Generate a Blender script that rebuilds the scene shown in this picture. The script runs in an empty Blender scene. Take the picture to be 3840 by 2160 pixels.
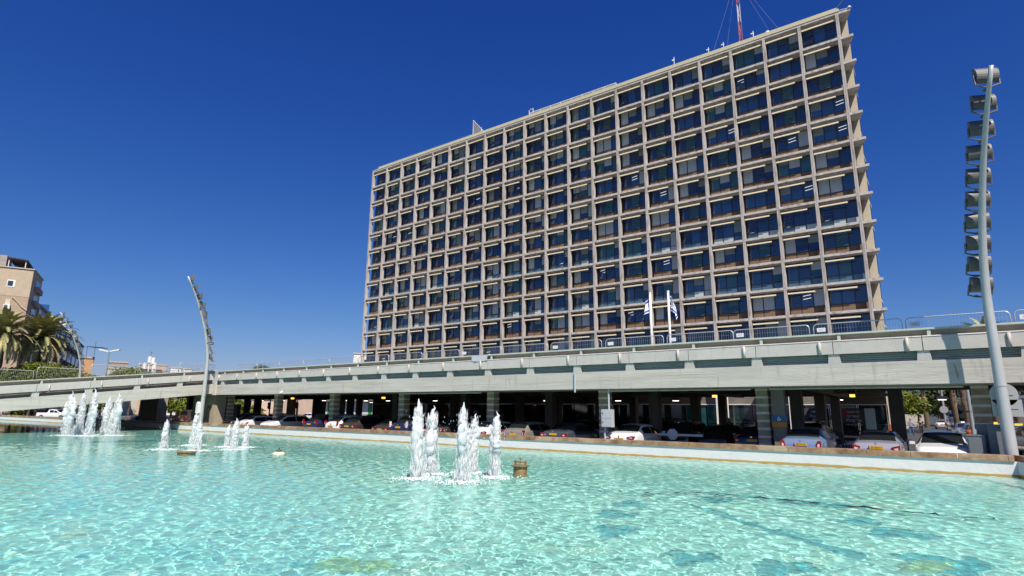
import bpy, bmesh, math, random
import numpy as np
from mathutils import Matrix, Vector

R = math.radians
sc = bpy.context.scene
COL = sc.collection
rnd = random.Random(11)

# ------------------------------------------------------------------ camera
EYE = 2.05
YAW, PITCH, ROLL, FPX = -0.6363, 0.2082, 0.0108, 2192.19
_cy, _sy, _cp, _sp = math.cos(YAW), math.sin(YAW), math.cos(PITCH), math.sin(PITCH)
FW = Vector((_sy * _cp, _cy * _cp, _sp))
_r = Vector((_cy, -_sy, 0)); _u = _r.cross(FW)
RT = math.cos(ROLL) * _r + math.sin(ROLL) * _u
UP = -math.sin(ROLL) * _r + math.cos(ROLL) * _u
cam = bpy.data.cameras.new('camera')
camo = bpy.data.objects.new('camera', cam); COL.objects.link(camo)
_m = Matrix((RT, UP, -FW)).transposed().to_4x4(); _m.translation = (0, 0, EYE)
camo.matrix_world = _m
cam.sensor_width = 36; cam.lens = FPX / 3840 * 36; cam.clip_start = .05; cam.clip_end = 6000
sc.camera = camo


def ray(px, py):
    return FW + (px - 1920) / FPX * RT - (py - 1080) / FPX * UP


def at(px, py, Y):            # survey: where a sight line meets the vertical plane y = Y
    d = ray(px, py); t = Y / d.y
    return Vector((d.x * t, Y, EYE + d.z * t))


def on(px, py, z):            # survey: where a sight line meets the level z
    d = ray(px, py); t = (z - EYE) / d.z
    return Vector((d.x * t, d.y * t, z))


def along(px, dist, py=1545): # ground point below a sight line, at a distance
    d = ray(px, py); h = math.hypot(d.x, d.y)
    return Vector((d.x / h * dist, d.y / h * dist, 0))


def zat(px, py, p):           # height of a sight line above the ground point p
    d = ray(px, py)
    return EYE + d.z / math.hypot(d.x, d.y) * math.hypot(p.x, p.y)


# ------------------------------------------------------------------ materials
MATS = {}


def mat(name, col, rough=.6, metal=0., spec=.5, var=0., vs=1.5, bump=0., bs=20., alpha=1., emit=None, es=1., stretch=None, coat=0., col2=None):
    if name in MATS: return MATS[name]
    m = bpy.data.materials.new(name); m.use_nodes = True
    nt = m.node_tree; p = nt.nodes['Principled BSDF']
    p.inputs['Base Color'].default_value = (*col, 1)
    p.inputs['Roughness'].default_value = rough
    p.inputs['Metallic'].default_value = metal
    p.inputs['Specular IOR Level'].default_value = spec
    p.inputs['Alpha'].default_value = alpha
    p.inputs['Coat Weight'].default_value = coat
    if emit:
        p.inputs['Emission Color'].default_value = (*emit, 1); p.inputs['Emission Strength'].default_value = es
    if var or bump:
        g = nt.nodes.new('ShaderNodeNewGeometry'); mp = nt.nodes.new('ShaderNodeMapping')
        nt.links.new(g.outputs['Position'], mp.inputs[0])
        if stretch: mp.inputs['Scale'].default_value = stretch
    if var:
        n = nt.nodes.new('ShaderNodeTexNoise'); n.inputs['Scale'].default_value = vs; n.inputs['Detail'].default_value = 6
        n.inputs['Roughness'].default_value = .65
        nt.links.new(mp.outputs[0], n.inputs['Vector'])
        r = nt.nodes.new('ShaderNodeValToRGB')
        r.color_ramp.elements[0].position = .3; r.color_ramp.elements[1].position = .7
        a = tuple(max(0, c * (1 - var)) for c in col) if col2 is None else col2
        r.color_ramp.elements[0].color = (*a, 1)
        r.color_ramp.elements[1].color = (*(min(1, c * (1 + var * .6)) for c in col), 1)
        nt.links.new(n.outputs['Fac'], r.inputs[0]); nt.links.new(r.outputs[0], p.inputs['Base Color'])
    if bump:
        n = nt.nodes.new('ShaderNodeTexNoise'); n.inputs['Scale'].default_value = bs; n.inputs['Detail'].default_value = 4
        nt.links.new(mp.outputs[0], n.inputs['Vector'])
        b = nt.nodes.new('ShaderNodeBump'); b.inputs['Strength'].default_value = bump; b.inputs['Distance'].default_value = .02
        nt.links.new(n.outputs['Fac'], b.inputs['Height']); nt.links.new(b.outputs[0], p.inputs['Normal'])
    MATS[name] = m
    return m


def ramp_mix(m, fac_out, color, target='Base Color'):
    """lay a second colour over what already feeds the base colour"""
    nt = m.node_tree; p = nt.nodes['Principled BSDF']
    mx = nt.nodes.new('ShaderNodeMix'); mx.data_type = 'RGBA'
    src = p.inputs[target].links[0].from_socket if p.inputs[target].links else None
    if src: nt.links.new(src, mx.inputs[6])
    else: mx.inputs[6].default_value = p.inputs[target].default_value
    mx.inputs[7].default_value = (*color, 1)
    nt.links.new(fac_out, mx.inputs[0]); nt.links.new(mx.outputs[2], p.inputs[target])


def node(m, kind, **kw):
    n = m.node_tree.nodes.new(kind)
    for k, v in kw.items(): setattr(n, k, v)
    return n


def noise_mask(m, scale, lo, hi, stretch=(1, 1, 1), detail=5):
    nt = m.node_tree
    g = node(m, 'ShaderNodeNewGeometry'); mp = node(m, 'ShaderNodeMapping'); mp.inputs['Scale'].default_value = stretch
    nt.links.new(g.outputs['Position'], mp.inputs[0])
    n = node(m, 'ShaderNodeTexNoise'); n.inputs['Scale'].default_value = scale; n.inputs['Detail'].default_value = detail
    nt.links.new(mp.outputs[0], n.inputs['Vector'])
    r = node(m, 'ShaderNodeMapRange'); r.inputs[1].default_value = lo; r.inputs[2].default_value = hi
    nt.links.new(n.outputs['Fac'], r.inputs[0])
    return r.outputs[0]


# concretes
m_beam = mat('board_formed_concrete', (.53, .50, .445), .85, spec=.2, var=.16, vs=1.0, stretch=(.35, .35, 3.2), bump=.5, bs=9)
ramp_mix(m_beam, noise_mask(m_beam, 2.2, .55, .72, (.12, .12, 9)), (.38, .355, .31))
ramp_mix(m_beam, noise_mask(m_beam, 1.6, .62, .78, (2.2, 2.2, .35)), (.34, .315, .27))
m_panel = mat('painted_concrete', (.53, .495, .455), .8, spec=.2, var=.1, vs=1.2, bump=.25, bs=25)
ramp_mix(m_panel, noise_mask(m_panel, 1.3, .6, .8, (3, 3, .5)), (.36, .36, .33))
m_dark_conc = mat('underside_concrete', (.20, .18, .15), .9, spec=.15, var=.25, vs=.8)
m_tower = mat('weathered_tower_concrete', (.50, .465, .43), .9, spec=.15, var=.22, vs=1.1, stretch=(1, 1, .5), bump=.4, bs=8)
ramp_mix(m_tower, noise_mask(m_tower, .9, .50, .74, (2.5, 2.5, .6)), (.27, .235, .205))
m_slab = mat('pale_slab_edge', (.55, .52, .485), .9, spec=.15, var=.2, vs=1.6, bump=.3, bs=10)
ramp_mix(m_slab, noise_mask(m_slab, 2.0, .52, .70, (1, 1, 1.5)), (.27, .25, .23))
m_cream = mat('cream_tower_wall', (.56, .49, .37), .85, spec=.2, var=.12, vs=.8)
m_fascia = mat('cream_roof_fascia', (.60, .55, .36), .7, spec=.2, var=.07, vs=.4)
m_stone = mat('rough_pillar_stone', (.34, .28, .20), .9, spec=.15, var=.3, vs=2.5, bump=.6, bs=14)
m_stone_pale = mat('pale_stone_course', (.62, .57, .47), .9, spec=.15, var=.25, vs=3)
m_pier = mat('plastered_pier', (.40, .34, .25), .9, spec=.15, var=.15, vs=1)
m_white_paint = mat('white_paint', (.78, .78, .76), .5, var=.06, vs=2)
m_galv = mat('galvanised_steel', (.52, .53, .54), .42, .55, var=.08, vs=3)
m_tube = mat('barrier_tube', (.62, .61, .60), .4, .5)
m_pole = mat('mast_grey_paint', (.46, .475, .475), .42, .15, var=.08, vs=1.5, bump=.06, bs=5)
m_lamp_body = mat('floodlight_body', (.14, .135, .13), .5, .1, var=.12, vs=3)
m_lamp_glass = mat('floodlight_glass', (.25, .28, .30), .1, 0, .8)
m_black = mat('black_plastic', (.02, .02, .022), .5)
m_rubber = mat('tyre_rubber', (.018, .018, .018), .8)
m_rim = mat('alloy_rim', (.42, .43, .45), .3, .8)
m_rail = mat('handrail_paint', (.50, .53, .46), .6, spec=.3, var=.1, vs=2)
m_screen = mat('perforated_screen', (.48, .38, .30), .75, spec=.2, var=.1, vs=3)
_g = node(m_screen, 'ShaderNodeNewGeometry'); _v = node(m_screen, 'ShaderNodeTexVoronoi')
_v.inputs['Scale'].default_value = 16; _v.inputs['Randomness'].default_value = 0
m_screen.node_tree.links.new(_g.outputs['Position'], _v.inputs['Vector'])
_q = node(m_screen, 'ShaderNodeMapRange'); _q.inputs[1].default_value = .34; _q.inputs[2].default_value = .26
m_screen.node_tree.links.new(_v.outputs['Distance'], _q.inputs[0])
ramp_mix(m_screen, _q.outputs[0], (.25, .2, .16))
m_louvre_green = mat('green_metal_slat', (.36, .43, .40), .5, .2, var=.1, vs=2)
m_glass_car = mat('car_window', (.012, .015, .018), .04, 0, .6)
m_taillight = mat('tail_light_red', (.30, .008, .010), .12, 0, .6, coat=.5)
m_taillight_clear = mat('tail_light_clear', (.75, .62, .60), .12, 0, .6)
m_plate = mat('yellow_number_plate', (.80, .42, .01), .4)
m_plate_blue = mat('plate_blue_strip', (.03, .07, .45), .4)
m_ink = mat('black_ink', (.01, .01, .01), .6)
m_chrome = mat('chrome_trim', (.75, .76, .78), .15, 1)
m_trunk = mat('palm_bark', (.17, .12, .085), .95, spec=.1, var=.45, vs=5, bump=1, bs=9)
m_frond = mat('palm_frond', (.32, .31, .13), .55, spec=.3, var=.35, vs=2.2)
m_frond_dry = mat('dry_palm_frond', (.52, .43, .25), .7, spec=.2, var=.3, vs=2)
m_dates = mat('orange_date_clusters', (.62, .27, .02), .6, var=.3, vs=5)
m_leaf = mat('yellow_green_foliage', (.13, .155, .012), .5, spec=.3, var=.45, vs=1.6)
m_leaf_dark = mat('dark_green_foliage', (.045, .075, .02), .6, spec=.3, var=.5, vs=1.2)
m_bark = mat('tree_bark', (.12, .09, .065), .9, var=.3, vs=4)


# ------------------------------------------------------------------ mesh builder
class MB:
    def __init__(s): s.v = []; s.f = []; s.mi = []; s.m = 0

    def add(s, vs, fs, m=None):
        n = len(s.v); s.v.extend([tuple(p) for p in vs]); k = s.m if m is None else m
        for f in fs: s.f.append(tuple(n + i for i in f)); s.mi.append(k)
        return s

    def box(s, x0, x1, y0, y1, z0, z1, m=None):
        return s.add([(x0, y0, z0), (x1, y0, z0), (x1, y1, z0), (x0, y1, z0), (x0, y0, z1), (x1, y0, z1), (x1, y1, z1), (x0, y1, z1)],
                     [(0, 3, 2, 1), (4, 5, 6, 7), (0, 1, 5, 4), (1, 2, 6, 5), (2, 3, 7, 6), (3, 0, 4, 7)], m)

    def hexa(s, p, m=None):   # eight corners, bottom ring then top ring
        return s.add(p, [(0, 3, 2, 1), (4, 5, 6, 7), (0, 1, 5, 4), (1, 2, 6, 5), (2, 3, 7, 6), (3, 0, 4, 7)], m)

    def cyl(s, a, b, r0, r1=None, n=10, m=None, caps=True):
        a, b = Vector(a), Vector(b); r1 = r0 if r1 is None else r1
        d = (b - a).normalized(); x = d.orthogonal().normalized(); y = d.cross(x)
        vs = [a + (x * math.cos(t) + y * math.sin(t)) * r0 for t in [2 * math.pi * i / n for i in range(n)]]
        vs += [b + (x * math.cos(t) + y * math.sin(t)) * r1 for t in [2 * math.pi * i / n for i in range(n)]]
        fs = [(i, (i + 1) % n, n + (i + 1) % n, n + i) for i in range(n)]
        if caps: fs += [tuple(range(n))[::-1], tuple(range(n, 2 * n))]
        return s.add(vs, fs, m)

    def tube(s, pts, r, n=8, m=None):
        pts = [Vector(p) for p in pts]; rs = r if isinstance(r, (list, tuple)) else [r] * len(pts)
        vs = []; fs = []; x = None
        for i, p in enumerate(pts):
            d = (pts[min(i + 1, len(pts) - 1)] - pts[max(i - 1, 0)]).normalized()
            if x is None: x = d.orthogonal().normalized()
            else: x = (x - d * x.dot(d)).normalized()
            y = d.cross(x)
            for k in range(n):
                t = 2 * math.pi * k / n; vs.append(p + (x * math.cos(t) + y * math.sin(t)) * rs[i])
        for i in range(len(pts) - 1):
            for k in range(n): fs.append((i * n + k, i * n + (k + 1) % n, (i + 1) * n + (k + 1) % n, (i + 1) * n + k))
        fs += [tuple(range(n))[::-1], tuple(range((len(pts) - 1) * n, len(pts) * n))]
        return s.add(vs, fs, m)

    def prism(s, poly, axis, d0, d1, m=None):  # polygon in the plane normal to axis, pushed from d0 to d1
        def P(a, b, d): return {'x': (d, a, b), 'y': (a, d, b), 'z': (a, b, d)}[axis]
        n = len(poly); vs = [P(a, b, d0) for a, b in poly] + [P(a, b, d1) for a, b in poly]
        fs = [tuple(range(n)), tuple(range(n, 2 * n))[::-1]] + [(i, (i + 1) % n, n + (i + 1) % n, n + i) for i in range(n)]
        return s.add(vs, fs, m)

    def lathe(s, prof, c=(0, 0, 0), n=16, m=None):
        vs = []; fs = []
        for r, z in prof:
            for k in range(n):
                t = 2 * math.pi * k / n; vs.append((c[0] + r * math.cos(t), c[1] + r * math.sin(t), c[2] + z))
        for i in range(len(prof) - 1):
            for k in range(n): fs.append((i * n + k, i * n + (k + 1) % n, (i + 1) * n + (k + 1) % n, (i + 1) * n + k))
        fs += [tuple(range(n))[::-1], tuple(range((len(prof) - 1) * n, len(prof) * n))]
        return s.add(vs, fs, m)

    def mesh(s, name, mats, smooth=False, fix=True):
        me = bpy.data.meshes.new(name); me.from_pydata(s.v, [], s.f)
        for m in (mats if isinstance(mats, (list, tuple)) else [mats]): me.materials.append(m)
        if any(s.mi): me.polygons.foreach_set('material_index', s.mi)
        if fix:
            b = bmesh.new(); b.from_mesh(me); bmesh.ops.recalc_face_normals(b, faces=b.faces); b.to_mesh(me); b.free()
        if smooth: me.polygons.foreach_set('use_smooth', [True] * len(me.polygons))
        me.update()
        return me

    def build(s, name, mats, parent=None, smooth=False, loc=None, fix=True):
        return link(name, s.mesh(name, mats, smooth, fix), parent, loc)


def link(name, me, parent=None, loc=None):
    o = bpy.data.objects.new(name, me); COL.objects.link(o)
    if parent: o.parent = parent
    if loc is not None: o.location = loc
    return o


def smooth_angle(o, deg=35):
    me = o.data; me.polygons.foreach_set('use_smooth', [True] * len(me.polygons)); me.set_sharp_from_angle(angle=R(deg)); return o


def tag(o, label=None, cat=None, group=None, kind=None):
    if label: o['label'] = label
    if cat: o['category'] = cat
    if group: o['group'] = group
    if kind: o['kind'] = kind
    return o


def thing(name, label, cat, loc=(0, 0, 0), rz=0., group=None):
    o = bpy.data.objects.new(name, None); COL.objects.link(o); o.empty_display_size = .2
    o.location = loc; o.rotation_euler = (0, 0, rz)
    return tag(o, label, cat, group)


def copy_tree(o, parent=None):
    c = o.copy(); COL.objects.link(c); c.parent = parent
    for ch in o.children: copy_tree(ch, c)
    return c


def text_mesh(s, size, m, name, extrude=.002):
    cu = bpy.data.curves.new('lettering', 'FONT'); cu.body = s; cu.size = size; cu.align_x = 'CENTER'; cu.align_y = 'CENTER'; cu.extrude = extrude
    cu.resolution_u = 2
    o = bpy.data.objects.new('lettering', cu); COL.objects.link(o)
    me = bpy.data.meshes.new_from_object(o.evaluated_get(bpy.context.evaluated_depsgraph_get()))
    bpy.data.objects.remove(o); me.name = name; me.materials.clear(); me.materials.append(m)
    return me


def leaf_cloud(blobs, n, size, seed, m=0, mb=None):
    """many small leaf clusters through a set of ellipsoids (cx,cy,cz,rx,ry,rz)"""
    g = np.random.RandomState(seed); mb = mb or MB(); vol = np.array([b[3] * b[4] * b[5] for b in blobs]) ** .75; vol /= vol.sum()
    for b, k in zip(blobs, g.multinomial(n, vol)):
        d = g.normal(size=(k, 3)); d /= np.linalg.norm(d, axis=1)[:, None]; rr = g.rand(k) ** .4 * (1 + .12 * g.normal(size=k))
        c = d * rr[:, None] * np.array(b[3:6]) + np.array(b[:3])
        nn = d * .6 + g.normal(size=(k, 3)) * .7 + [0, 0, .35]; nn /= np.linalg.norm(nn, axis=1)[:, None]
        t = np.cross(nn, g.normal(size=(k, 3))); t /= np.linalg.norm(t, axis=1)[:, None]; w = np.cross(nn, t)
        L = size * (.6 + .8 * g.rand(k))[:, None]
        v = np.stack([c - t * L * .6, c + w * L * .32, c + t * L * .7 - nn * L * .15, c - w * L * .32], 1).reshape(-1, 3)
        o = len(mb.v); mb.v.extend(map(tuple, v.tolist()))
        mb.f.extend([(o + 4 * i, o + 4 * i + 1, o + 4 * i + 2, o + 4 * i + 3) for i in range(k)]); mb.mi.extend([m] * k)
    return mb


# ------------------------------------------------------------------ light and sky
SUN = Vector((.60, -.50, 1.0)).normalized()
sc.view_settings.view_transform = 'Standard'; sc.view_settings.look = 'None'
sc.view_settings.exposure = .45; sc.view_settings.gamma = 1
sc.cycles.use_denoising = True
sc.cycles.max_bounces = 8; sc.cycles.diffuse_bounces = 3; sc.cycles.glossy_bounces = 3; sc.cycles.transmission_bounces = 6; sc.cycles.transparent_max_bounces = 16
sc.cycles.caustics_refractive = True; sc.cycles.caustics_reflective = False; sc.cycles.sample_clamp_indirect = 4
w = bpy.data.worlds.new('World'); sc.world = w; w.use_nodes = True
nt = w.node_tree; bg = nt.nodes['Background']
sky = nt.nodes.new('ShaderNodeTexSky'); sky.sky_type = 'NISHITA'; sky.sun_disc = False
sky.sun_elevation = math.asin(SUN.z); sky.sun_rotation = math.atan2(SUN.x, SUN.y)
sky.air_density = 1.0; sky.dust_density = .6; sky.ozone_density = 2.0
sep = nt.nodes.new('ShaderNodeSeparateColor'); cmb = nt.nodes.new('ShaderNodeCombineColor')
nt.links.new(sky.outputs[0], sep.inputs[0])
# deep polarised blue of the photograph: a contrast curve per channel on the sky colour
for i, (g_, k_) in enumerate(((1.78, .62), (1.30, .50), (.80, .62))):
    a = nt.nodes.new('ShaderNodeMath'); a.operation = 'MULTIPLY'; a.inputs[1].default_value = .1
    b = nt.nodes.new('ShaderNodeMath'); b.operation = 'POWER'; b.inputs[1].default_value = g_
    c = nt.nodes.new('ShaderNodeMath'); c.operation = 'MULTIPLY'; c.inputs[1].default_value = k_ * 10
    d = nt.nodes.new('ShaderNodeMath'); d.operation = 'MINIMUM'; d.inputs[1].default_value = 12
    nt.links.new(sep.outputs[i], a.inputs[0]); nt.links.new(a.outputs[0], b.inputs[0]); nt.links.new(b.outputs[0], c.inputs[0])
    nt.links.new(c.outputs[0], d.inputs[0]); nt.links.new(d.outputs[0], cmb.inputs[i])
nt.links.new(cmb.outputs[0], bg.inputs[0]); bg.inputs[1].default_value = .1
sl = bpy.data.lights.new('sun', 'SUN'); sl.energy = 4.6; sl.angle = R(.5); sl.color = (1, .93, .83); sl.cycles.is_caustics_light = True
so = bpy.data.objects.new('sun', sl); COL.objects.link(so); so.rotation_euler = SUN.to_track_quat('Z', 'Y').to_euler(); so.location = (60, -50, 100)
# ------------------------------------------------------------------ ground, pool, water
CZ, WZ = .794, .119
PX0, PX1, PY0, PY1 = -121., 1.56, .8, 26.
def XE(y): return PX1 + .32 * (PY1 - y)     # the right side of the pool runs off at an angle


m_ground = mat('asphalt', (.075, .074, .072), .9, spec=.2, var=.25, vs=.7, bump=.3, bs=30)
m_pave = mat('pavement_slabs', (.36, .32, .27), .85, spec=.2, var=.15, vs=1.2)
m_road = mat('worn_road_asphalt', (.125, .122, .118), .9, spec=.2, var=.18, vs=.5)
m_line = mat('road_paint', (.72, .72, .70), .7, var=.15, vs=3)
g = MB(); B = 3000
g.add([(-B, -B, 0), (B, -B, 0), (B, B, 0), (-B, B, 0), (PX0 - .3, PY0 - .3, 0), (XE(PY0) + .4, PY0 - .3, 0), (PX1 + .3, PY1 + .3, 0), (PX0 - .3, PY1 + .3, 0)],
      [(0, 1, 5, 4), (1, 2, 6, 5), (2, 3, 7, 6), (3, 0, 4, 7)])
tag(g.build('ground', m_ground), kind='structure')

m_floor = mat('turquoise_pool_paint', (.42, .88, .76), .8, spec=.2, var=.10, vs=.55)
ramp_mix(m_floor, noise_mask(m_floor, .33, .58, .72), (.24, .72, .68))
ramp_mix(m_floor, noise_mask(m_floor, .8, .60, .74), (.52, .76, .52))
ramp_mix(m_floor, noise_mask(m_floor, 5, .62, .7), (.55, .72, .58))
m_ledge = mat('pale_pool_ledge', (.55, .70, .62), .8, spec=.2, var=.15, vs=1.5)
m_pwall = mat('white_pool_wall', (.71, .70, .68), .75, spec=.2, var=.05, vs=2.5, bump=.5, bs=7)
ramp_mix(m_pwall, noise_mask(m_pwall, 3, .60, .8, (.5, .5, 3)), (.60, .60, .57))
_n = m_pwall.node_tree; _gg = node(m_pwall, 'ShaderNodeNewGeometry'); _s = node(m_pwall, 'ShaderNodeSeparateXYZ')
_n.links.new(_gg.outputs['Position'], _s.inputs[0])
_nz = node(m_pwall, 'ShaderNodeTexNoise'); _nz.inputs['Scale'].default_value = 1.3; _nz.inputs['Detail'].default_value = 4
_n.links.new(_gg.outputs['Position'], _nz.inputs['Vector'])
_ad = node(m_pwall, 'ShaderNodeMath'); _ad.operation = 'MULTIPLY_ADD'; _ad.inputs[1].default_value = -.09
_n.links.new(_nz.outputs['Fac'], _ad.inputs[0]); _n.links.new(_s.outputs['Z'], _ad.inputs[2])
_mr = node(m_pwall, 'ShaderNodeMapRange'); _mr.inputs[1].default_value = WZ + .026; _mr.inputs[2].default_value = WZ + .004
_n.links.new(_ad.outputs[0], _mr.inputs[0]); ramp_mix(m_pwall, _mr.outputs[0], (.50, .30, .075))
m_coping = mat('brown_marble_coping', (.34, .215, .13), .55, spec=.35, var=.5, vs=2.6, col2=(.17, .085, .045), bump=.3, bs=12)
ramp_mix(m_coping, noise_mask(m_coping, 1.1, .52, .62), (.46, .33, .21))

g = MB()
g.add([(PX0, PY0, -.5), (XE(PY0), PY0, -.5), (PX1, PY1, -.5), (PX0, PY1, -.5)], [(0, 1, 2, 3)])
pf = tag(g.build('pool_floor', m_floor), kind='structure'); pf.cycles.is_caustics_receiver = True
g = MB()
g.box(PX0 + .01, PX1 - .01, 25.0, 25.99, -.498, -.14); g.hexa([(XE(PY0) - 1.25, PY0 + .01, -.498), (XE(PY0) - .01, PY0 + .01, -.498), (XE(24.998) - .01, 24.998, -.498), (XE(24.998) - 1.25, 24.998, -.498), (XE(PY0) - 1.25, PY0 + .01, -.14), (XE(PY0) - .01, PY0 + .01, -.14), (XE(24.998) - .01, 24.998, -.14), (XE(24.998) - 1.25, 24.998, -.14)])
g.box(PX0 + .01, -8.9, PY0 + .01, 2.4, -.498, -.14)
lg = tag(g.build('pool_ledge', m_ledge), kind='structure'); lg.cycles.is_caustics_receiver = True

pw = thing('pool_wall', 'long white pool wall with brown marble coping and rust line at the water', 'pool wall', (-30, 26, 0))
L = -pw.location
g = MB(); g.box(PX0 - .44, PX1 + .44, 26, 26.44, -.55, .6); g.hexa([(XE(PY0), PY0, -.55), (XE(PY0) + .45, PY0, -.55), (PX1 + .45, 25.998, -.55), (PX1, 25.998, -.55), (XE(PY0), PY0, .6), (XE(PY0) + .45, PY0, .6), (PX1 + .45, 25.998, .6), (PX1, 25.998, .6)]); g.box(PX0 - .44, PX0, PY0, 25.998, -.55, .6)
g.box(PX0 - .44, XE(PY0) + .44, PY0 - .44, PY0 - .002, -.55, .6)
o = g.build('rendered_wall', m_pwall, pw, loc=L); o.cycles.is_caustics_receiver = True
g = MB(); x = PX0 - .5; k = 0
while x < PX1 - .06:              # far coping, stone by stone
    x2 = min(x + 1.35, PX1 - .05); g.box(x, x2 - .012, 25.95, 26.5, .602, CZ - .004 * ((k * 7) % 3)); x = x2; k += 1
g.hexa([(XE(PY0) - .05, PY0 - .5, .602), (XE(PY0) + .5, PY0 - .5, .602), (PX1 + .5, 26.5, .602), (PX1 - .05, 26.5, .602), (XE(PY0) - .05, PY0 - .5, CZ - .003), (XE(PY0) + .5, PY0 - .5, CZ - .003), (PX1 + .5, 26.5, CZ - .003), (PX1 - .05, 26.5, CZ - .003)]); g.box(PX0 - .5, PX0 + .05, PY0 - .05, 25.948, .602, CZ - .003)
g.box(PX0 - .5, XE(PY0) - .2, PY0 - .5, PY0 + .05, .602, CZ - .003)
g.build('coping', m_coping, pw, loc=L)


def waves(x, y, d):
    g = np.random.RandomState(5); z = np.zeros_like(x)
    for i in range(80):
        lam = .08 * (.62 / .08) ** g.rand(); th = g.normal(.6, 1.0); k = 2 * math.pi / lam; ph = g.rand() * 6.28
        amp = .0036 * lam ** 1.08 * (.7 + .6 * g.rand())
        att = np.clip(1.7 - d * .0088 / lam, 0, 1)
        z = z + amp * att * np.sin(k * (x * math.cos(th) + y * math.sin(th)) + ph)
    return z


def ripples(x, y):                 # rings spreading from the jets
    z = np.zeros_like(x)
    for (jx, jy, jh) in RING:
        r = np.hypot(x - jx, y - jy)
        z += .007 * np.sin(r * 16.0) * np.exp(-r / .9) * np.clip(jh / 2, .3, 1)
    return z


JETS = [(248, 1633, 1468), (292, 1629, 1462), (332, 1635, 1459), (393, 1630, 1489), (425, 1633, 1477),
        (612, 1686, 1574), (722, 1670, 1548), (739, 1690, 1581), (851, 1676, 1593), (876, 1686, 1571), (919, 1678, 1592),
        (1566, 1795, 1500), (1612, 1777, 1526), (1734, 1807, 1513), (1769, 1774, 1556), (1856, 1790, 1547)]
RING = []
for jx, jy, jt in JETS:
    q = on(jx, jy, WZ); RING.append((q.x, q.y, zat(jx, jt, q) - WZ))

nr, na = 940, 640
rr = np.concatenate([np.linspace(1, 5.4, 40), 5.5 * (128 / 5.5) ** np.linspace(0, 1, nr - 40)]); aa = np.radians(np.concatenate([np.linspace(-91, 12, na - 40), np.linspace(12.5, 70, 40)]))
Rr, Aa = np.meshgrid(rr, aa, indexing='ij')
wy = np.clip(Rr * np.cos(Aa), PY0, PY1); wx = np.clip(Rr * np.sin(Aa), PX0, XE(wy))
wz = WZ + waves(wx, wy, Rr) + ripples(wx, wy)
idx = np.arange(nr * na).reshape(nr, na)
wf = np.stack([idx[:-1, :-1], idx[:-1, 1:], idx[1:, 1:], idx[1:, :-1]], -1).reshape(-1, 4)
wv = np.stack([wx, wy, wz], -1).reshape(-1, 3)
Pq = wv[wf]; wf = wf[np.abs(np.cross(Pq[:, 2] - Pq[:, 0], Pq[:, 3] - Pq[:, 1])[:, 2]) > 1e-6]
me = bpy.data.meshes.new('water'); me.from_pydata(wv.tolist(), [], wf.tolist()); me.update()
if me.polygons[0].normal.z < 0: me.flip_normals()
me.polygons.foreach_set('use_smooth', [True] * len(me.polygons))
water = tag(link('water', me), kind='structure'); water.cycles.is_caustics_caster = True
m = bpy.data.materials.new('pool_water'); m.use_nodes = True; nt = m.node_tree
rf = node(m, 'ShaderNodeBsdfRefraction'); rf.inputs['IOR'].default_value = 1.333; rf.inputs['Roughness'].default_value = 0; rf.inputs['Color'].default_value = (.96, 1, .995, 1)
gl = node(m, 'ShaderNodeBsdfGlossy'); gl.inputs['Roughness'].default_value = .03
fr = node(m, 'ShaderNodeFresnel'); fr.inputs['IOR'].default_value = 1.333
mx = node(m, 'ShaderNodeMixShader')
df = node(m, 'ShaderNodeBsdfDiffuse'); df.inputs[0].default_value = (.36, .92, .80, 1)      # slightly milky water
mk = node(m, 'ShaderNodeMixShader'); mk.inputs[0].default_value = .20; nt.links.new(rf.outputs[0], mk.inputs[1]); nt.links.new(df.outputs[0], mk.inputs[2])
nt.links.new(fr.outputs[0], mx.inputs[0]); nt.links.new(mk.outputs[0], mx.inputs[1]); nt.links.new(gl.outputs[0], mx.inputs[2])
nt.links.new(mx.outputs[0], nt.nodes['Material Output'].inputs[0]); me.materials.append(m)

# darker blue repairs on the pool floor, seen through the water
m_patch = mat('deep_blue_floor_paint', (.03, .38, .44), .8, spec=.2, var=.25, vs=1.5)
m_algae = mat('green_floor_algae', (.30, .55, .25), .8, spec=.2, var=.35, vs=2)


def under(px, py, z):              # refracted sight line down to the pool floor
    q = on(px, py, WZ); v = q - Vector((0, 0, EYE)); h = Vector((v.x, v.y, 0)); si = h.length / v.length / 1.333
    return q + h.normalized() * (WZ - z) * si / math.sqrt(1 - si * si) + Vector((0, 0, z - WZ))


g = MB(); gp = random.Random(9)
for k, (cx, cy, rx, ry, sl_) in enumerate(((2362, 1890, 70, 13, 0), (2309, 1928, 75, 16, .02), (2316, 1987, 85, 22, -.05), (2685, 1875, 60, 10, .05), (2860, 1975, 260, 11, .30), (3080, 2045, 190, 12, .28), (3225, 1954, 85, 12, .05), (3385, 2000, 140, 18, .08),
                                             (2925, 2130, 110, 26, 0), (2592, 2092, 95, 24, .05), (3560, 2115, 170, 34, .12), (2990, 1880, 300, 6, .10), (1240, 2125, 140, 14, .1), (560, 1590, 150, 3, 0), (470, 1655, 160, 4, -.02))):
    vs = []
    for i in range(28):
        a = i / 28 * 6.283; r = 1 + .22 * math.sin(3 * a + k) + gp.uniform(-.16, .16); x = rx * r * math.cos(a)
        vs.append(under(cx + x, cy + ry * r * math.sin(a) + x * sl_, -.496 + .0006 * k))
    n = len(g.v); g.v += [tuple(v) for v in vs]; g.f.append(tuple(range(n, n + 28))); g.mi.append(0)
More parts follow.
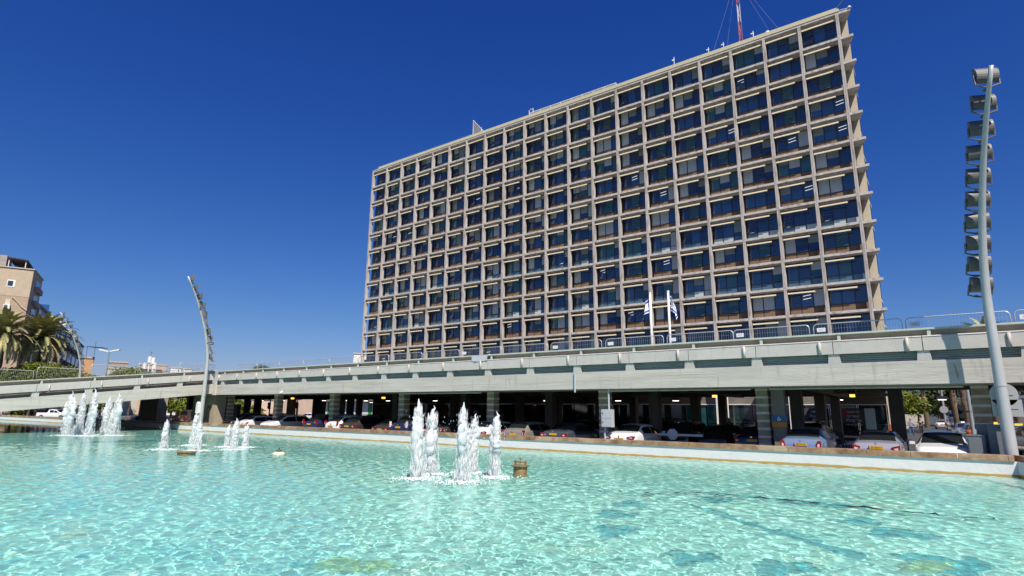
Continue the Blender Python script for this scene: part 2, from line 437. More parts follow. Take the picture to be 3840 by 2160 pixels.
for cx, cy, rx, ry in ((3480, 2125, 120, 22), (1320, 2120, 160, 26)):
    vs = [under(cx + rx * (1 + gp.uniform(-.25, .25)) * math.cos(a), cy + ry * (1 + gp.uniform(-.25, .25)) * math.sin(a), -.484) for a in np.linspace(0, 6.05, 26)]
    n = len(g.v); g.v += [tuple(v) for v in vs]; g.f.append(tuple(range(n, n + 26))); g.mi.append(1)
o = tag(g.build('pool_floor_patches', [m_patch, m_algae]), kind='structure'); o.cycles.is_caustics_receiver = True

# ------------------------------------------------------------------ fountains
def water_mat(name, lo, hi, t0, t1, st):
    m = bpy.data.materials.new(name); m.use_nodes = True; nt = m.node_tree
    p = nt.nodes['Principled BSDF']; p.inputs['Base Color'].default_value = (.97, .98, .99, 1); p.inputs['Roughness'].default_value = .45
    tl = node(m, 'ShaderNodeBsdfTranslucent'); tl.inputs[0].default_value = (.97, .98, .99, 1)
    tr = node(m, 'ShaderNodeBsdfTransparent'); mx = node(m, 'ShaderNodeMixShader'); mx.inputs[0].default_value = .5; mx2 = node(m, 'ShaderNodeMixShader')
    g = node(m, 'ShaderNodeNewGeometry'); mp = node(m, 'ShaderNodeMapping'); mp.inputs['Scale'].default_value = st
    nz = node(m, 'ShaderNodeTexNoise'); nz.inputs['Scale'].default_value = 1; nz.inputs['Detail'].default_value = 4
    mr = node(m, 'ShaderNodeMapRange'); mr.inputs[1].default_value = lo; mr.inputs[2].default_value = hi; mr.inputs[3].default_value = t0; mr.inputs[4].default_value = t1
    nt.links.new(g.outputs['Position'], mp.inputs[0]); nt.links.new(mp.outputs[0], nz.inputs['Vector']); nt.links.new(nz.outputs['Fac'], mr.inputs[0])
    nt.links.new(p.outputs[0], mx.inputs[1]); nt.links.new(tl.outputs[0], mx.inputs[2])
    nt.links.new(mr.outputs[0], mx2.inputs[0]); nt.links.new(mx.outputs[0], mx2.inputs[1]); nt.links.new(tr.outputs[0], mx2.inputs[2])
    nt.links.new(mx2.outputs[0], nt.nodes['Material Output'].inputs[0]); return m


m_jet = water_mat('aerated_water', .5, .75, .0, .35, (16, 16, 3)); m_veil = water_mat('falling_water', .4, .62, .15, .85, (22, 22, 3))
m_drop = mat('water_droplets', (.88, .91, .93), .2, var=.05, vs=3)
m_foam = mat('white_foam', (.86, .90, .90), .6, var=.1, vs=6)
m_nozzle = mat('dark_metal_nozzle', (.10, .08, .07), .5, .3)


def octa(mb, c, r, h):
    x, y, z = c; mb.add([(x - r, y, z), (x, y - r, z), (x + r, y, z), (x, y + r, z), (x, y, z + h), (x, y, z - h)],
                        [(0, 1, 4), (1, 2, 4), (2, 3, 4), (3, 0, 4), (1, 0, 5), (2, 1, 5), (3, 2, 5), (0, 3, 5)])


def jet(pos, h, label, grp, seed, spread=1.0, lean=0.):
    g = np.random.RandomState(seed); t = thing('fountain_jet', label, 'fountain jet', pos, group=grp)
    b = MB(); b.cyl((0, 0, -.25), (0, 0, .06), .055, .045, 12); b.cyl((0, 0, -.02), (0, 0, .03), .075, .075, 12); b.build('nozzle', m_nozzle, t, True)
    core = MB(); w = (.30 + .32 * h) * spread
    tops = [(0, 0, 1.0)] + [(g.normal(0, .09), g.normal(0, .09), .68 + .22 * g.rand()) for _ in range(2 + int(h > 1.6))]
    for ox, oy, hh in tops:                    # solid core swelling upwards, then a torn tip
        n = 30; pts = []; rs = []
        for i in range(n):
            s = i / (n - 1)
            pts.append((ox * min(1, s * 1.6) * w + lean * s * s + g.normal(0, .012 * h * s), oy * min(1, s * 1.6) * w + g.normal(0, .012 * h * s), .04 + s * h * hh))
            r = .045 + .075 * min(1, s * 1.7) * w; r *= (1 if s < .7 else max(.05, ((1 - s) / .3) ** .75))
            rs.append(max(.008, r * (1 + g.normal(0, .17))))
        core.tube(pts, rs, 10)
    for i in range(int(60 * h)):
        s = .15 + .75 * g.rand(); a = g.rand() * 6.28; r = .10 * w * g.rand() ** .5
        octa(core, (r * math.cos(a) + lean * s * s, r * math.sin(a), s * h * .92), .02 + .035 * g.rand(), .06 + .12 * g.rand())
    core.build('water_column', m_jet, t, True)
    ve = MB()                                  # veils of falling water, wider towards the pool
    for i in range(int(260 * h)):
        a = g.rand() * 6.28; z = h * (.03 + .85 * g.rand() ** 1.25); f = 1 - z / h; r = w * (.05 + (.05 + .17 * f ** .8) * g.rand() ** .6)
        octa(ve, (r * math.cos(a) + lean * (1 - f) ** 2, r * math.sin(a), z), .006 + .013 * g.rand(), .05 + .16 * g.rand())
    tag(ve.build('veil', m_veil, t, True), kind='stuff')
    dr = MB()
    for i in range(int(70 * h)):
        a = g.rand() * 6.28; r = (.10 + .30 * g.rand() ** 1.6 * h ** .5) * spread
        octa(dr, (r * math.cos(a), r * math.sin(a), .03 + g.rand() ** 1.4 * h * .85), .004 + .006 * g.rand(), .01 + .03 * g.rand())
    tag(dr.build('spray', m_drop, t), kind='stuff')
    fo = MB()
    for i in range(int(140 + 110 * h)):
        a = g.rand() * 6.28; r = (.05 + abs(g.normal(0, .34)) * h ** .4) * spread
        octa(fo, (r * math.cos(a), r * math.sin(a), .004 + .03 * math.exp(-r * 4)), .012 + .035 * g.rand(), .006 + .035 * g.rand() * math.exp(-r * 2))
    tag(fo.build('foam', m_foam, t, True), kind='stuff')
    return t


JL = ['leftmost tall jet of the far left fountain cluster', 'thin jet behind the leftmost jets of the far left cluster', 'tallest rounded jet in the middle of the far left cluster',
      'fourth jet from the left in the far left cluster', 'rightmost spraying jet of the far left cluster beside the dark underpass',
      'lone short jet left of the rusty floating ring', 'pointed jet standing behind the rusty floating ring', 'stout jet at the right handle of the rusty ring',
      'small jet left in the trio before the white hatchback', 'tallest middle jet of the trio before the white hatchback', 'small right jet of the trio nearest the white dome',
      'tall pointed jet, front left in the near cluster', 'broad white jet behind the front left jet of the near cluster', 'tall pointed jet in the middle front of the near cluster',
      'ragged jet just behind the middle jet of the near cluster', 'rightmost twin tipped jet beside the rusty valve box']
for i, ((jx, jy, jh), lab) in enumerate(zip(RING, JL)):
    jet((jx, jy, WZ), jh, lab, 'fountain jets in the pool', 40 + i, 1.25 if i in (0, 3, 4, 12) else .95, (-.05, .08, .1, 0, .1, .05, .1, 0, .06, .05, .04, -.1, .05, -.05, .1, .05)[i])

# pool fittings
m_rust = mat('rusty_bronze', (.30, .19, .085), .7, .2, var=.45, vs=6, bump=.5, bs=20)
q = on(1951, 1783, WZ); t = thing('valve_box', 'rusty round valve box with bar handle standing out of the water', 'valve box', q); t.scale = (.72,) * 3
b = MB(); b.lathe([(.30, -.3), (.30, .36), (.34, .365), (.34, .39), (.40, .392), (.40, .425), (.0, .43)], n=24); smooth_angle(b.build('drum', m_rust, t))
b = MB(); b.box(-.30, -.24, -.04, .04, .425, .62); b.box(.24, .30, -.04, .04, .425, .62); b.box(-.32, .32, -.03, .03, .53, .58); b.cyl((0, 0, .42), (0, 0, .72), .022); b.cyl((-.09, 0, .72), (.09, 0, .72), .018)
b.build('handle', m_rust, t)
q = on(699, 1704, WZ); t = thing('floating_ring', 'low rusty ring with two wire handles among the small jets', 'pump cover', q); t.scale = (.8,) * 3
b = MB(); b.lathe([(.42, -.3), (.44, .10), (.49, .105), (.49, .14), (.40, .14), (.39, .0), (0, .0)], n=28); smooth_angle(b.build('drum', m_rust, t))
d = Vector((.8, .6, 0))
for s in (-1, 1):
    b = MB(); c = d * s * .48; e = Vector((-.6, .8, 0)) * .07
    b.tube([c - e + Vector((0, 0, .1)), c - e + Vector((0, 0, .32)), c + e + Vector((0, 0, .32)), c + e + Vector((0, 0, .1))], .012, 6); b.build('handle', m_rust, t)
q = on(1045, 1702, WZ); t = thing('pool_light', 'cream dome with a dark spout standing in the middle of the pool', 'pool light', q); t.scale = (.58,) * 3
b = MB(); b.lathe([(.50, -.1), (.47, .04), (.36, .12), (.18, .165), (0, .17)], n=24); b.build('dome', mat('cream_dome', (.72, .66, .48), .5, var=.12, vs=5), t, True)
b = MB(); b.lathe([(.10, .16), (.24, .22), (.25, .25), (.08, .27), (.05, .34), (.08, .40), (.03, .47), (0, .48)], n=14); b.build('spout', m_nozzle, t, True)
hp = [on(x, y, WZ + .005) for x, y in ((2010, 1797), (2200, 1822), (2370, 1850), (2600, 1845), (2780, 1862), (3050, 1884), (3120, 1893), (3400, 1918), (3560, 1935), (3750, 1948))]
g_ = random.Random(2); pts = []
for a, c in zip(hp[:-1], hp[1:]):
    for k in range(8): pts.append(a.lerp(c, k / 8) + Vector((g_.gauss(0, .03), g_.gauss(0, .05), -.014 + g_.gauss(0, .016))))
b = MB(); b.tube(pts, .016, 6); tag(b.build('floating_hose', m_black, smooth=True), 'thin black hose floating in a wavy line across the pool', 'hose')

# ------------------------------------------------------------------ elevated walkway
BX0, BX1, BY = -55., 16., 28.
bridge = thing('elevated_walkway', 'long pale concrete footbridge crossing in front of the office tower', 'footbridge', (-22, 28, 0)); L = -bridge.location
b = MB(); b.box(BX0, BX1, BY, BY + 2.6, 3.27, 4.18); b.build('edge_beam', m_beam, bridge, loc=L)
b = MB(); b.box(-83, -3.0, 30.602, 51, 3.72, 4.3)
HX = [at(p, 1560, 56.4).x for p in (2708, 2985)]
for x0, x1 in ((-83, HX[0] - 2.0), (HX[0] + 3.2, HX[1] - 1.6), (HX[1] + 2.2, -3.0)): b.box(x0, x1, 51.001, 57.4, 3.72, 4.3); b.box(-2.998, BX1, 30.602, 36, 3.72, 4.3)  # rear strips added to darken the lobby; openings left so sun hits the columns
for X in [-83 + 7.65 * k for k in range(11)]: b.box(X, X + .5, 30.61, 50.9, 3.36, 3.718)
for Y in (36, 43.5, 50): b.box(-83, -3.1, Y, Y + .5, 3.41, 3.715)
b.box(-3, BX1, 35.4, 35.95, 3.3, 3.716)
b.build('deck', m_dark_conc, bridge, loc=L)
JX = [-22.45 + 3.12 * k for k in range(-10, 13)]
pan = MB(); pan.box(.015, 3.105, -.07, .1, 4.56, 5.10); pan.hexa([(.015, -.09, 5.10), (3.105, -.09, 5.10), (3.105, .12, 5.10), (.015, .12, 5.10), (.015, -.06, 5.14), (3.105, -.06, 5.14), (3.105, .12, 5.14), (.015, .12, 5.14)])
pme = pan.mesh('parapet_panel', m_panel)
pos = MB(); pos.hexa([(-.24, 0, 4.18), (.24, 0, 4.18), (.24, .45, 4.18), (-.24, .45, 4.18), (-.2, -.02, 4.558), (.2, -.02, 4.558), (.2, .45, 4.558), (-.2, .45, 4.558)]); sme = pos.mesh('support_post', m_panel)
dr = MB(); dr.cyl((0, -.11, 4.54), (0, -.11, 5.08), .055, n=10); dme = dr.mesh('drain_pipe', m_panel, True)
rp = MB(); rp.box(-.06, .06, .0, .1, 5.142, 5.378); rme = rp.mesh('rail_post', m_rail)
for X in JX:
    if X + 3 > BX0: link('parapet_panel', pme, bridge, (X + 22, 0, 0)) if X > BX0 else None
    if X > BX0:
        link('support_post', sme, bridge, (X + 22, 0, 0)); link('drain_pipe', dme, bridge, (X + 22 - .5, 0, 0)); link('rail_post', rme, bridge, (X + 22 + .25, 0, 0))
b = MB(); b.box(BX0, JX[1] if JX[0] < BX0 else JX[0], 27.93, 28.1, 4.56, 5.12); b.build('end_panel', m_panel, bridge, loc=L)
b = MB(); b.box(BX0, BX1, 27.97, 28.2, 5.38, 5.45); b.build('handrail', m_rail, bridge, loc=L)
b = MB(); b.box(BX0, BX1, 28.22, 28.24, 5.0, 5.378); b.build('mesh_screen', m_screen, bridge, loc=L)
b = MB()
for z in (4.22, 4.31, 4.40, 4.49): b.hexa([(BX0, 28.20, z), (BX1, 28.20, z), (BX1, 28.27, z - .02), (BX0, 28.27, z - .02), (BX0, 28.23, z + .062), (BX1, 28.23, z + .062), (BX1, 28.27, z + .06), (BX0, 28.27, z + .06)])
b.build('louvre_screen', m_louvre_green, bridge, loc=L)
b = MB(); b.box(BX0, BX1, 28.62, 28.9, 4.182, 5.0); b.build('inner_kerb', mat('walkway_kerb', (.35, .3, .26), .9, var=.2), bridge, loc=L)
b = MB(); b.box(BX0, BX0 + .45, 27.86, 27.998, 3.25, 4.55); b.build('joint_block', m_panel, bridge, loc=L)
for x0, x1 in ((-15, -7.5), (-6.7, .5), (-31, -23.9)): b = MB(); b.cyl((x0, 29.2, 3.20), (x1, 29.2, 3.20), .045); b.build('conduit', m_rail, bridge, loc=L)
b = MB(); _q = at(2158, 1420, 28); b.cyl((_q.x, 27.93, 3.1), (_q.x, 27.93, 4.2), .05); b.build('downpipe', mat('pale_blue_pipe', (.40, .46, .52), .5), bridge, loc=L)
_q = at(3577, 1365, 28); b = MB(); z = _q.z
b.prism([(_q.x - .01, z), (_q.x + .03, z), (_q.x + .10, z - .45), (_q.x + .06, z - .62), (_q.x + .03, z - .4)], 'y', 27.996, 27.999); b.build('rust_stain', mat('rust_stain', (.38, .27, .13), .9, var=.3, vs=6), bridge, loc=L)
# stone pillars: two rows of masonry courses, each pillar a part
pil = MB(); z = 0; k = 0
while z < 3.26:
    h = min(.36, 3.262 - z)
    pil.box(-.27, .27, -.27, .27, z, z + h - .11 if h > .2 else z + h, 0)
    if h > .2: pil.box(-.278, .278, -.278, .278, z + h - .11, z + h, 1)
    z += h; k += 1
pilme = pil.mesh('pillar', [m_stone, m_stone_pale])
PXS = [-55.2, -47.2, -39.4, -31.5, -23.4, -15.45, -7.12, .98, 9.0]
for X in PXS: link('pillar', pilme, bridge, (X + 22, 1.78, 0))
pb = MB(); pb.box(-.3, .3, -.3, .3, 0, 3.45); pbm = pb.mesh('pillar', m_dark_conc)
for X in [-76.9, -69.2, -61.6] + PXS[:-2]:
    for Y in (36.25, 43.75, 50.25): link('pillar', pbm, bridge, (X + 22.2, Y - 28, 0))
for X in (-2.2, 1.2, 8.6): link('pillar', pbm, bridge, (X + 22, 35.6 - 28, 0))
pr = MB(); pr.box(-2.1, 2.1, -.5, .5, 0, 3.3); prm = pr.mesh('pier', m_pier)
for X, Y in ((-57.2, 28.8), (-69.0, 28.8)): link('pier', prm, bridge, (X + 22, Y - 28, 0))
q = at(738, 1530, 28.29)
for s, z, sz in (('MF', q.z, .75),):
    o = link('graffiti', text_mesh(s, sz, m_ink, 'graffiti'), bridge, (at(787, 1525, 28.29).x + 22, .29, z)); o.rotation_euler = (R(90), 0, 0)

# ------------------------------------------------------------------ sloping ramp over the pool
RX = -55.


def rz_(Y): return .114 * (Y - 27.1)


ramp = thing('walkway_ramp', 'wide sloping concrete ramp descending over the left end of the pool', 'ramp', (-69, 15, 0)); L = -ramp.location


def slope(mb, x0, x1, y0, y1, z0, z1, m=None):
    mb.hexa([(x0, y0, z0 + rz_(y0)), (x1, y0, z0 + rz_(y0)), (x1, y1, z0 + rz_(y1)), (x0, y1, z0 + rz_(y1)),
             (x0, y0, z1 + rz_(y0)), (x1, y0, z1 + rz_(y0)), (x1, y1, z1 + rz_(y1)), (x0, y1, z1 + rz_(y1))], m); return mb


b = MB(); slope(b, RX - .5, RX, 1.0, 27.99, 3.27, 4.18); b.build('edge_beam', m_beam, ramp, loc=L)
b = MB(); slope(b, -83, RX - .502, 1.0, 28.2, 3.75, 4.22)
for Y in (4, 10, 16, 22, 27.2): slope(b, -83, RX - .51, Y, Y + .5, 3.4, 3.748)
b.build('deck', m_dark_conc, ramp, loc=L)
RJ = [14.65 + 3.42 * k for k in range(-4, 4)]
for Y in RJ:
    b = MB(); slope(b, RX - .1, RX + .07, Y + .015, min(Y + 3.405, 27.85), 4.56, 5.12); b.build('parapet_panel', m_panel, ramp, loc=L)
    b = MB(); slope(b, RX - .45, RX, Y - .22, Y + .22, 4.18, 4.558); b.build('support_post', m_panel, ramp, loc=L)
    b = MB(); b.cyl((RX + .1, Y + .75, 4.54 + rz_(Y)), (RX + .1, Y + .75, 5.1 + rz_(Y)), .05); b.build('drain_pipe', m_panel, ramp, loc=L, smooth=True)
    b = MB(); slope(b, RX - .1, RX, Y + .2, Y + .32, 5.122, 5.378); b.build('rail_post', m_rail, ramp, loc=L)
b = MB(); slope(b, RX - .2, RX + .03, 1, 28.05, 5.38, 5.45); b.build('handrail', m_rail, ramp, loc=L)
b = MB(); slope(b, RX - .24, RX - .22, 1, 28, 5.0, 5.378); b.build('mesh_screen', m_screen, ramp, loc=L)
b = MB(); slope(b, RX - .75, RX - .5, 1, 28, 4.222, 5.0); b.build('inner_kerb', MATS['walkway_kerb'], ramp, loc=L)
b = MB(); slope(b, -83.2, -82.9, 1, 28, 4.0, 5.2); b.build('outer_parapet', m_panel, ramp, loc=L)

# ------------------------------------------------------------------ crowd barriers
def barrier(w, h=1.12):
    t = thing('crowd_barrier', 'x', 'barrier')
    r = .16; pts = [(.03, 0, 0), (.03, 0, h - r)] + [(.03 + r - r * math.cos(a), 0, h - r + r * math.sin(a)) for a in (.4, .8, 1.2)] + [(.03 + r, 0, h)]
    pts += [(w - x, y, z) for x, y, z in pts[::-1]]
    b = MB(); b.tube(pts, .021, 8); b.cyl((.03, 0, .12), (w - .03, 0, .12), .018, n=6)
    for x in (.2, w - .2): b.box(x - .02, x + .02, -.3, .3, 0, .02)
    b.build('frame', m_tube, t, True)
    b = MB(); n = int(w / .11)
    for i in range(1, n): x = .03 + (w - .06) * i / n; b.cyl((x, 0, .12), (x, 0, h - .01), .0045, n=4, caps=False)
    for z in (.4, .65, .9): b.cyl((.03, 0, z), (w - .03, 0, z), .004, n=4, caps=False)
    b.build('wire_mesh', m_galv, t)
    return t


m_plate_white = mat('white_sign_plate', (.80, .80, .80), .4)
EDGE = [-52.7, -49.25, -45.8, -42.4, -39.0, -35.55, -32.2, -28.8, -25.35, -21.95, -18.4, -14.85, -11.35, -8.03, -4.56, -1.13, 2.3, 5.75, 9.2]
GB = 'steel crowd barriers along the footbridge edge'
b0 = barrier(3.36)
NEAR = ['above the left end of the bridge by the mast', 'second from the mast over the bridge joint', 'third from the mast over the bridge', 'before open sky over the white hatchback', 'just left of the tower foot', 'at the left corner of the tower',
        'before the first tower bays', 'before the third tower bay from the left', 'over the draped white cloth', 'between the draped cloth and the left flag', 'directly left of the first flagpole', 'behind the two flagpoles',
        'right of the second flagpole', 'over the disabled parking sign', 'at the right corner of the tower', 'against the sky right of the tower', 'cut by the tall grey mast', 'at the right edge of the picture', 'beyond the right edge of the tower']
for i, X in enumerate(EDGE[:-2]):
    o = b0 if i == 0 else copy_tree(b0); o.location = (X, 28.75, 4.86)
    o['label'] = 'steel crowd barrier ' + NEAR[i]; o['group'] = GB
    if X > -19 or abs(X + 25.35) < .1:
        pl = MB(); pl.box(-.17, .17, -.03, -.022, -.09, .09); po = pl.build('sign_plate', m_plate_white, o, loc=(.34, 0, .86))
        if X > -9:
            tx = link('lettering', text_mesh('AVT', .1, mat('grey_ink', (.4, .4, .42), .6), 'lettering'), po, (0, -.032, 0)); tx.rotation_euler = (R(90), 0, 0)
for i, (Y, zt) in enumerate(((11.15, 4.68), (14.65, 4.99), (18.1, 5.43), (21.55, 5.78), (24.9, 6.05))):
    o = copy_tree(b0); o.location = (RX - .6, Y, zt - 1.12); o.rotation_euler = (0, 0, R(90))
    for c in list(o.children):
        if c.name.startswith('sign'): bpy.data.objects.remove(c)
    o['label'] = 'steel crowd barrier on the ramp edge, ' + ('before the green hedge at the left edge', 'before the hedge and far mast', 'before the orange walled house', 'before the far white roofs', 'highest on the ramp beside the near mast')[i]
    o['group'] = 'steel crowd barriers stepping up the ramp'
for i, X in enumerate((-74.5, -70.9, -67.3, -63.7)):
    o = copy_tree(b0); o.location = (X, 29.2, 4.86)
    o['label'] = 'steel crowd barrier at the head of the ramp, ' + ('farthest from the mast', 'second farthest from the mast', 'third behind the ramp rail', 'nearest behind the mast')[i]; o['group'] = 'steel crowd barriers at the head of the ramp'
# ------------------------------------------------------------------ the office tower
TX, TY, TW, TH, NB = -92.66, 75.44, 4.33, 3.4028, 20
def TZ(j): return 13.581 + TH * (11 - j)        # slab level j counted from the roof
tower = thing('office_tower', 'huge twelve storey concrete office block with a grid of recessed windows', 'office building', (TX, TY, 0))
XR = NB * TW + .33
rt = random.Random(4)
slab_m = MB(); slab_m.box(0, XR, 0, 1.9, -.15, .15); slab_m.box(.8, XR, 1.9, 17, -.15, .15)
slab_m.prism([(XR, .12), (XR + 1.32, .12), (XR + 1.32, .32), (XR + .66, 2.2), (XR, 2.2)], 'z', -.155, .145); slab_m.box(-1.0, .8, 4.0, 17, -.15, .15)
sm = slab_m.mesh('floor_slab', m_slab)
for j in range(12): link('floor_slab', sm, tower, (0, 0, TZ(j) + (.09 if j == 0 else 0)))
fin = MB(); fin.box(0, .155, -.03, .62, 0, 43.2); fin.box(.175, .33, -.03, .62, 0, 43.2); fin.box(.155, .175, .0, .6, 0, 43.2)
fm_ = fin.mesh('fin', m_tower)
for i in range(NB + 1): link('fin', fm_, tower, (i * TW, 0, TZ(0) - 43.2 - .065))
b = MB(); b.box(.75, XR - .12, 1.38, 16.8, 6.5, TZ(0) - .1); b.build('core', mat('dark_interior', (.05, .045, .04), .9), tower)
# end face: stepped fins and cream end walls between the slabs
e = MB(); e.box(XR - .1, XR + .74, 2.2, 2.5, 0, TH)
em = e.mesh('end_fin', m_cream)
for j in range(12): link('end_fin', em, tower, (0, 0, TZ(j + 1) + .15))
b = MB(); b.box(XR - .118, XR - .05, 1.6, 16.7, 6.5, TZ(0) - .2); b.build('end_glazing', mat('dark_end_glazing', (.02, .022, .025), .2), tower)
b = MB(); b.box(1.9, XR - .1, -.06, .3, TZ(0) + .245, TZ(0) + .79); b.box(.9, 1.9, -.06, .3, TZ(0) + .245, TZ(0) + .45); b.box(XR - .1, XR + .12, -.05, .3, TZ(0) + .245, TZ(0) + .60)
b.build('roof_parapet', m_fascia, tower)
b = MB(); b.box(1, XR - .3, .31, 16.5, TZ(0) + .24, TZ(0) + .4); b.build('roof', m_slab, tower)
b = MB(); b.tube([(XR + .1, .3, TZ(0) + .55), (XR + 1.2, .25, TZ(0) + .4), (XR + 1.32, .2, TZ(0) + .35)], .05); b.lathe([(.22, -.12), (.22, .0), (.16, .12), (0, .18)], (XR + 1.25, .2, TZ(0) + .42), 12); b.build('corner_lamp', m_white_paint, tower, True)
b = MB(); b.tube([(1.8, .1, TZ(0) + .5), (-.1, .1, TZ(0) + .45), (-.25, .1, TZ(0) + .3)], .04); b.build('corner_lamp', m_white_paint, tower, True)

# windows ------------------------------------------------------------
m_wf = mat('dark_window_frame', (.035, .032, .03), .5)
def glass(name, col, rough=.03, spec=1.0): return mat(name, col, rough, 0, spec)
G_DARK = glass('dark_blue_glass', (.022, .05, .12)); G_BLUE = glass('blue_glass', (.035, .095, .22)); G_TEAL = glass('teal_glass', (.04, .12, .13))
G_PALE = mat('blind_behind_glass', (.44, .50, .47), .12, 0, .8, var=.06, vs=4); G_CURT = mat('curtain_behind_glass', (.24, .29, .25), .1, 0, .8, var=.25, vs=6, stretch=(6, 6, .3))
G_RAIL = mat('glass_balustrade', (.07, .13, .17), .06, 0, 1.0)
M_TUBE = mat('office_strip_light', (.9, .9, .85), .5, emit=(1, .97, .9), es=.7)
WM = [m_wf, G_DARK, G_BLUE, G_TEAL, G_PALE, G_CURT, G_RAIL, M_TUBE]
m_louv = mat('brown_louvre', (.25, .165, .105), .65, spec=.3, var=.12, vs=2)
_gg = node(m_louv, 'ShaderNodeNewGeometry'); _wv = node(m_louv, 'ShaderNodeTexWave'); _wv.bands_direction = 'Z'; _wv.inputs['Scale'].default_value = 4.2
m_louv.node_tree.links.new(_gg.outputs['Position'], _wv.inputs['Vector'])
_bp = node(m_louv, 'ShaderNodeBump'); _bp.inputs['Strength'].default_value = 1; _bp.inputs['Distance'].default_value = .05
m_louv.node_tree.links.new(_wv.outputs['Fac'], _bp.inputs['Height']); m_louv.node_tree.links.new(_bp.outputs[0], m_louv.node_tree.nodes['Principled BSDF'].inputs['Normal'])
m_bar = mat('tan_blind_box', (.90, .78, .52), .5)
WW, WH, LV = 3.99, 3.095, .98
ED = [0, 1.28, 2.64, 3.99]


def win_geo(b, kind, seed, x0=0., z0=0., y0=0.):
    r = random.Random(seed); full = kind != 'louvre'; lo = .04 if full else LV
    def q(xa, xb, za, zb, m, dy=0.): b.add([(x0 + xa, y0 + dy, z0 + za), (x0 + xb, y0 + dy, z0 + za), (x0 + xb, y0 + dy, z0 + zb), (x0 + xa, y0 + dy, z0 + zb)], [(0, 1, 2, 3)], m)
    for k in range(3):
        a, c = ED[k] + .045, ED[k + 1] - .045; u = r.random(); base = r.choice((1, 1, 1, 2, 2, 3))
        if u < .18: q(a, c, lo, WH - .1, 4 if r.random() < .6 else 5, r.uniform(0, .004))
        elif u < .42:
            s = lo + (WH - lo) * r.uniform(.35, .8); q(a, c, lo, s, base); q(a, c, s, WH - .1, 4 if r.random() < .5 else 5)
        else: q(a, c, lo, WH - .1, base)
        if r.random() < .06 and u > .42:
            for h in range(r.choice((1, 2))): zz = lo + .9 + h * .4; b.add([(x0 + a + .2, y0 - .004, z0 + zz), (x0 + c - .2, y0 - .004, z0 + zz + .12), (x0 + c - .2, y0 - .004, z0 + zz + .18), (x0 + a + .2, y0 - .004, z0 + zz + .06)], [(0, 1, 2, 3)], 7)
        if full: q(a, c, .06, .92, 6 if r.random() < .8 else 4, -.012)
        if r.random() < .15:             # a sash tilted open
            b.add([(x0 + a, y0 - .22, z0 + LV + .05), (x0 + c, y0 - .22, z0 + LV + .05), (x0 + c, y0 - .02, z0 + LV + 1.0), (x0 + a, y0 - .02, z0 + LV + 1.0)], [(0, 1, 2, 3)], base)
            b.box(x0 + a, x0 + c, y0 - .25, y0 - .2, z0 + LV, z0 + LV + .05, 0)
    for x in ED: b.box(x0 + x - .045, x0 + x + .045, y0 - .05, y0 + .03, z0, z0 + WH, 0)
    for z in ([WH - .1, LV - .04] + ([.0] if full else [])): b.box(x0 + .045, x0 + ED[1] - .045, y0 - .04, y0 + .03, z0 + z, z0 + z + .06, 0); b.box(x0 + ED[1] + .045, x0 + ED[2] - .045, y0 - .04, y0 + .03, z0 + z, z0 + z + .06, 0); b.box(x0 + ED[2] + .045, x0 + ED[3] - .045, y0 - .04, y0 + .03, z0 + z, z0 + z + .06, 0)


def louv_geo(b, x0=0., z0=0., y0=0.):
    for k in range(3): b.box(x0 + ED[k] + .046, x0 + ED[k + 1] - .046, y0 - .06, y0 + .02, z0 + .01, z0 + LV - .05)


def bar_geo(b, top, x0=0., z0=0., y0=0.):
    b.box(x0 + .06, x0 + (3.9 if top else 3.05), y0 - 1.0, y0 - .86, z0 + WH - .56, z0 + WH - .40)


PROTO = {}
for kind in ('glass', 'louvre'):
    for s in range(10):
        b = MB(); win_geo(b, kind, 100 + s * 7 + len(kind)); PROTO[kind, s] = b.mesh('window', WM, fix=False)
b = MB(); louv_geo(b); LME = b.mesh('louvre', m_louv)
BME = []
for top in (0, 1): b = MB(); bar_geo(b, top); BME.append(b.mesh('blind_box', m_bar))
def kind_of(j): return 'glass' if j in (0, 7, 9, 11) else 'louvre'
GY = 1.2
for i in range(12, NB):
    for j in range(12):
        k = kind_of(j); o = link('window', PROTO[k, rt.randrange(10)], tower, (i * TW + .335, GY, TZ(j + 1) + .155))
        if k == 'louvre': link('louvre', LME, o)
        link('blind_box', BME[j == 0], o)
far, lou, bar = MB(), MB(), MB()
for i in range(12):
    for j in range(12):
        k = kind_of(j); x, z = i * TW + .335, TZ(j + 1) + .155
        win_geo(far, k, rt.randrange(9999), x, z, GY)
        if k == 'louvre': louv_geo(lou, x, z, GY)
        bar_geo(bar, j == 0, x, z, GY)
tag(far.build('window', WM, tower, fix=False), kind='stuff'); tag(lou.build('louvre', m_louv, tower), kind='stuff'); tag(bar.build('blind_box', m_bar, tower), kind='stuff')
b = MB(); b.box(-.1, .6, 3.5, 4.3, 0, 6.199); pme_ = b.mesh('piloti', m_cream)
for i in range(NB + 1): link('piloti', pme_, tower, (i * TW, 0, 0))
b = MB(); b.box(.3, XR, .7, 16.9, 6.2, 6.498); b.build('lowest_slab', m_slab, tower)

